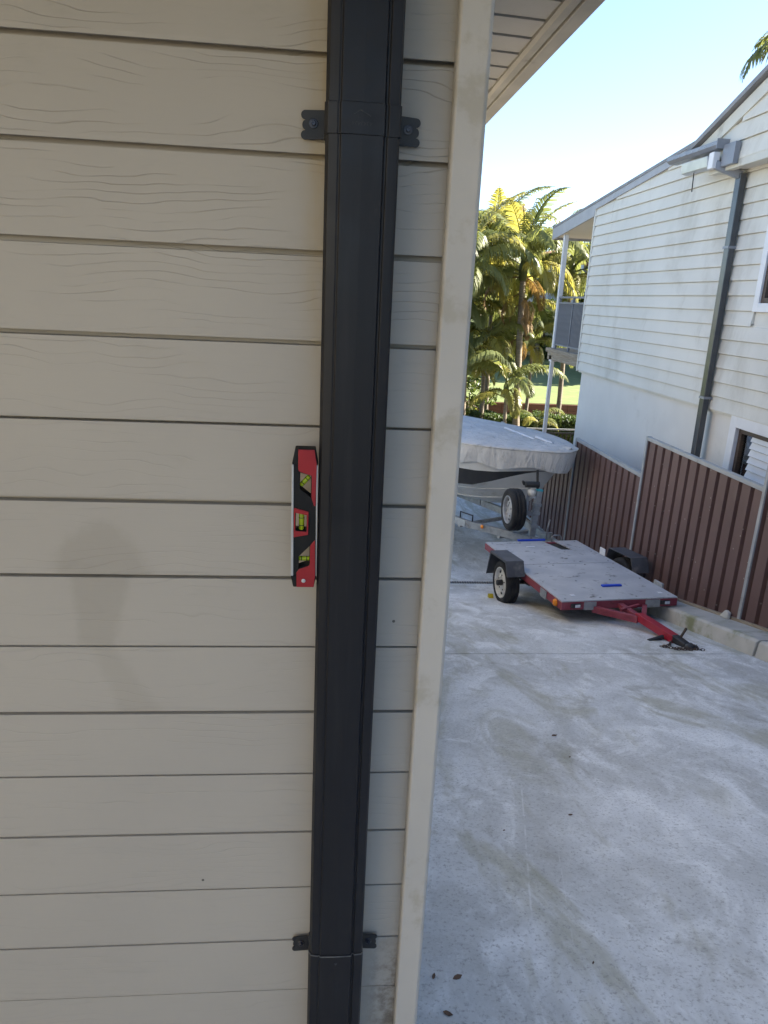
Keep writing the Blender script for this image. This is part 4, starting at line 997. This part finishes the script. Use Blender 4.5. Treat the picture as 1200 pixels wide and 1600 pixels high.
# tall unseen trees right of the houses, added to shade the lawn
for i, (x, y, h) in enumerate([(17.5, 33.5, 10), (19.5, 37.5, 11), (22, 41.5, 12), (24, 46, 12), (27, 50, 12), (21.5, 34.5, 12), (25, 38.5, 13)]):
    tree(['nearest of the tall trees right of the lawn behind the clad house', 'second tall tree right of the lawn behind the clad house', 'middle tall tree of the row right of the lawn', 'fourth tall tree of the row right of the lawn', 'farthest tall tree of the row right of the lawn', 'front tree of the second row right of the lawn', 'back tree of the second row right of the lawn'][i], (x, y, -1.6), h, h*.52, (3.0, 3.0, h*.45), 6500, M['leafA'], 70+i, 'trees beside the lawn', .30, 30)
for i in range(9):
    x = 5.5 + i*1.75 + .3*math.sin(i*2.1)
    tree(['dense','rounded','loose','broad','small','leafy','dark','low','spreading'][i] + ' shrub at the far edge of the lawn, number %s from the left' % ['one','two','three','four','five','six','seven','eight','nine'][i], (x, 45.5 + .5*math.cos(i*1.7), -1.6), 4.2 + .9*math.sin(i*1.3), 2.1, (1.35, .9, 2.2), 2200, M['leafA'] if i % 2 else M['leafB'], 300+i, 'shrubs at the far edge of the lawn', .16, 14, name='shrub')
# far house with white balcony
fh = thing('far_house', 'distant pale house with a white balcony beyond the palms', 'house', (15, 47, -1.5))
MB().box(13.2, 19, 48.6, 53, -1.56, 2.1).build('lower_wall', M['render'], fh)
MB().box(13.9, 19, 47.8, 53, 2.1, 4.4).build('upper_wall', M['bargecream'], fh)
m = MB(); m.extrude([(12.4, 46.6, 4.4), (19.6, 46.6, 4.4), (16, 46.6, 5.5)], (0, 7, 0)); m.build('roof', simple('terracotta_roof', (.22,.09,.055), (.27,.12,.075), 3, .85), fh)
MB().box(12.4, 19, 46.4, 47.79, 1.95, 2.12).build('balcony_floor', M['whitetrim'], fh)
MB().box(12.4, 19, 46.42, 46.47, 2.98, 3.05).build('balcony_rail', M['whitetrim'], fh)
for i in range(33): MB().box(12.42 + i*.2, 12.48 + i*.2, 46.42, 46.46, 2.12, 2.98).build('baluster', M['whitetrim'], fh)
for x in (12.6, 14.5, 16.6): MB().box(x, x+.16, 46.42, 46.58, 2.12, 4.4).build('balcony_post', M['whitetrim'], fh)
for x in (14.2, 16.6):
    f_ = MB().box(x, x+1.2, 47.74, 47.79, 2.5, 3.9).build('window', M['whitetrim'], fh); MB().box(x+.08, x+1.12, 47.72, 47.735, 2.58, 3.82).build('pane', M['interior'], f_)

# ------------------------------------------------------------------ palms
M['frond'] = mat_leaf('palm_frond_green', (.12, .15, .06), (.19, .215, .085), .55, .9, .4)
M['frondY'] = mat_leaf('palm_frond_yellow', (.19, .20, .06), (.29, .275, .08), .55, .9, .4)
M['frondD'] = mat_leaf('dead_palm_frond', (.17, .115, .055), (.26, .17, .075), .3, 1.5, .7)
M['palmbark'] = simple('ringed_palm_bark', (.15, .125, .095), (.24, .20, .15), 6, .9, stretch=(1, 1, 9), bump=.7, bscale=9)
def frond_mesh(name, mat, L, elev, droop, nleaf, ll, hang, rng, wid=.032, twist=0.0, gap=.0):
    mb_ = MB(); n = 22; p = V(0,0,0); P = [p.copy()]; T = []
    for i in range(n):
        t = i / n; a = elev - droop * t**1.4; d = V(math.cos(a), 0, math.sin(a)); T.append(d); p = p + d * L / n; P.append(p.copy())
    T.append(T[-1]); mb_.tube(P, [.022*(1-.85*i/n) + .003 for i in range(n+1)], 5)
    for i in range(nleaf):
        t = .16 + .84 * (i + rng.random()*.6) / nleaf
        if rng.random() < gap: continue
        k_ = min(n-1, int(t*n)); f = t*n - k_; q = P[k_].lerp(P[k_+1], f); d = T[k_]
        for sg in (-1, 1):
            l = ll * (math.sin(math.pi * min(1, .18 + t*.86))**.6) * rng.uniform(.85, 1.1)
            s_ = V(0, sg, 0); up = V(-d.z, 0, d.x)
            dr = (s_ * .75 + d * (.45 + .5*t) + up * (.25 + rng.uniform(-.1,.1)) ).normalized()
            w = wid * rng.uniform(.8, 1.15)
            a0 = q; a1 = q + dr * l*.35; dr2 = (dr + V(0,0,-hang*.7)).normalized(); a2 = a1 + dr2 * l*.35; dr3 = (dr2 + V(0,0,-hang)).normalized(); a3 = a2 + dr3 * l*.33
            wv = (d * .8 + V(0,0,.25)).cross(dr).cross(dr); wv = wv.normalized() if wv.length > 1e-4 else d
            mb_.add([a0 - wv*w*.25, a0 + wv*w*.25, a1 + wv*w*.5, a1 - wv*w*.5, a2 + wv*w*.4, a2 - wv*w*.4, a3], [(0,1,2,3), (3,2,4,5), (5,4,6)])
    return mb_.mesh(name, mat)
pr_ = random.Random(21)
FM = {
 'up':   [frond_mesh('frond', M['frondY'], 2.3, 1.38, 1.1, 46, .56, .7, pr_, .045), frond_mesh('frond', M['frond'], 2.5, 1.25, 1.5, 46, .62, .9, pr_, .045)],
 'arch': [frond_mesh('frond', M['frond'], 2.5, .95, 2.1, 50, .68, 1.3, pr_, .055), frond_mesh('frond', M['frond'], 2.3, .75, 2.2, 50, .72, 1.5, pr_, .055), frond_mesh('frond', M['frondY'], 2.3, .85, 2.3, 46, .62, 1.2, pr_, .036)],
 'hang': [frond_mesh('frond', M['frond'], 2.1, .25, 1.9, 46, .66, 1.6, pr_, .042), frond_mesh('frond', M['frondY'], 2.0, .35, 2.1, 44, .6, 1.5, pr_, .04)],
 'dead': [frond_mesh('frond', M['frondD'], 1.7, -.2, 1.5, 40, .5, 1.6, pr_, .032), frond_mesh('frond', M['frondD'], 1.5, .2, 2.2, 36, .5, 1.7, pr_, .036)],
 'bare': [frond_mesh('frond', M['frondD'], 2.3, 1.45, 2.4, 26, .40, 1.2, pr_, .012, gap=.25)],
}
def palm(label, base, crown, spec, r=.07, seed=1, scale=1.0, group='palms behind the boat', bulge=0, dead_skirt=0):
    rng = random.Random(seed); base, crown = Vector(base), Vector(crown)
    t = thing('palm_tree', label, 'palm tree', tuple(base), group)
    mid = base.lerp(crown, .5) + V(rng.uniform(-.12,.12), 0, 0); P = []; rr = []
    for i in range(25):
        f = i/24.0; q = base*(1-f)**2 + mid*2*f*(1-f) + crown*f*f; P.append(q); rr.append(r*(1.25-.45*f)*(1 + (.10 if i % 2 else 0)))
    MB().tube(P, rr, 10).build('trunk', M['palmbark'], t, smooth=True)
    MB().tube([crown + V(0,0,-.45*scale), crown + V(0,0,-.1), crown + V(0,0,.25*scale)], [r*1.3, r*1.5, r*.5], 10).build('crownshaft', M['frond'], t, smooth=True)
    a = rng.uniform(0, 6.28)
    for kind, n in spec:
        for i in range(n):
            a += 2.399 + rng.uniform(-.3, .3); me = rng.choice(FM[kind]); s = scale*rng.uniform(.85, 1.15)
            o = put(me, 'frond', t, tuple(crown + V(0,0,rng.uniform(-.15,.15) - (.25 if kind in ('hang','dead') else 0))), (rng.uniform(-.12,.12), rng.uniform(-.15,.15), a), (s, s, s))
    for i in range(dead_skirt):
        a += 2.1; q = base.lerp(crown, rng.uniform(.45, .92)); s = rng.uniform(.45, .8)
        put(rng.choice(FM['dead']), 'frond', t, tuple(q), (0, rng.uniform(.3, .8), a), (s, s, s))
    return t
palm('tallest palm clump with upright fronds and hanging dead leaves', (5.72, 19.0, -2.75), (5.42, 19.0, 2.85), [('up', 6), ('arch', 9), ('hang', 7), ('bare', 2), ('dead', 2)], .085, 3, 1.0, dead_skirt=9)
palm('palm with drooping blue-green fronds beside the corner trim', (3.95, 18.2, -2.7), (3.75, 18.2, 2.75), [('arch', 11), ('hang', 9), ('up', 3)], .06, 5, .95)
palm('slimmer palm set behind the tallest clump', (5.35, 21.5, -2.85), (5.15, 21.5, 3.3), [('up', 4), ('arch', 9), ('hang', 6)], .06, 9, .95)
palm('palm spreading behind the verandah post', (7.55, 21.0, -2.85), (7.45, 21.0, 2.9), [('arch', 10), ('hang', 9), ('up', 2)], .065, 12, .95)
palm('short dark palm low behind the boat cover', (4.75, 19.8, -2.8), (4.7, 19.8, .45), [('arch', 8), ('hang', 4)], .06, 15, .85)
palm('small young palm at the foot of the tallest clump', (5.95, 18.2, -2.72), (5.98, 18.2, -1.35), [('arch', 6), ('dead', 2)], .04, 18, .38)
palm('slender palm left of the tallest clump', (4.35, 20.4, -2.8), (4.25, 20.4, 1.15), [('arch', 7), ('hang', 4)], .045, 27, .8)
palm('tall palm behind the neighbouring gable roof at the right edge', (10.8, 14.6, -2.5), (10.42, 14.6, 6.7), [('arch', 9), ('hang', 8), ('up', 2)], .13, 31, 1.05, group='tall palms')
palm('feathery palm between the tallest clump and the verandah post', (6.55, 22.5, -2.85), (6.5, 22.5, 1.9), [('arch', 8), ('hang', 5), ('up', 3)], .055, 41, 1.0)
palm('leaning palm whose fronds overlap the corner trim', (3.3, 20.5, -2.8), (3.55, 20.5, 1.4), [('arch', 9), ('hang', 6)], .055, 44, 1.0)
palm('far palm showing above the shrubs behind the clump', (5.9, 26.5, -1.6), (5.95, 26.5, 3.6), [('up', 4), ('arch', 8), ('hang', 4)], .07, 47, 1.1)
palm('far palm behind the leftmost palms', (4.6, 25.5, -1.6), (4.55, 25.5, 2.6), [('up', 3), ('arch', 8), ('hang', 5)], .07, 50, 1.1)
palm('low palm with arching fronds in front of the tallest trunk', (5.15, 18.4, -2.72), (5.1, 18.4, -.35), [('arch', 8), ('hang', 4)], .05, 53, .75)
palm('mid-height palm just right of the tallest trunk', (6.2, 20.3, -2.8), (6.25, 20.3, .9), [('arch', 9), ('hang', 6)], .05, 56, .8)
palm('half-hidden palm against the corner trim', (3.55, 19.2, -2.75), (3.6, 19.2, .3), [('arch', 9), ('hang', 5)], .05, 59, .85)
# shrubs below the palms
for i, (x, y, h, w) in enumerate([(3.6, 18.9, 1.5, .8), (4.6, 18.9, 1.1, .6), (3.1, 20.2, 2.2, .9), (5.0, 22.2, 2.0, .9), (3.9, 22.5, 3.4, 1.2)]):
    lb = ['yellow-green shrub below the palm beside the corner trim', 'low yellow-green shrub just above the boat cover', 'leafy shrub mostly hidden by the corner trim', 'shrub behind the trunk of the tallest palm', 'tall shrub filling the gap behind the left palms'][i]
    tree(lb, (x, y, -2.8), h, h*.6, (w, w, h*.5), 1500, M['leafB'] if i in (0, 1, 4) else M['leafA'], 120+i, 'shrubs under the palms', .085, 14, name='shrub')

# ------------------------------------------------------------------ litter on the driveway
M['deadleaf'] = simple('dry_brown_leaf', (.09, .05, .03), (.15, .09, .055), 60, .8, bump=.4, bscale=200)
lit = [(.434, .462, .016, .3, 'dark brown curled leaf on the concrete near the corner'), (.380, .326, .015, -.5, 'brown leaf at the bottom edge of the driveway by the corner trim'), (.365, .47, .011, 1.2, 'thin sliver of bark beside the corner trim'), (1.381, 2.355, .018, .2, 'small grey leaf alone out on the driveway'), (1.36, 2.05, .008, .6, 'tiny leaf fragment in the middle of the driveway'), (1.13, 1.42, .011, .1, 'flat dark leaf fragment on the swirled concrete'), (.86, .50, .006, .9, 'tiny dark crumb near the long scratch'), (.80, 1.30, .006, .4, 'small dark speck left of the scratch')]
for i, (x, y, s, a, lb) in enumerate(lit):
    rng = random.Random(200+i); m = MB(); ca, sa = math.cos(a), math.sin(a)
    prof2 = [(-1, 0, .15), (-.5, .38, .34), (.2, .45, .28), (1, .05, .45), (.35, -.4, .12), (-.45, -.36, .22)]
    ring1 = [(x + s*(u*ca - v*sa), y + s*(u*sa + v*ca), prof_z(y) + .001 + s*w*rng.uniform(.3, 1)) for u, v, w in prof2]
    n = len(ring1); c0 = (x, y, prof_z(y) + .002 + s*.08)
    m.add(ring1 + [c0], [(j, (j+1) % n, n) for j in range(n)])
    m.add([(q[0], q[1], q[2] + .0012) for q in ring1 + [c0]], [((j+1) % n, j, n) for j in range(n)])
    tag(m.build('dry_leaf', M['deadleaf'], None, fix=False), lb, 'leaf', 'litter on the driveway')
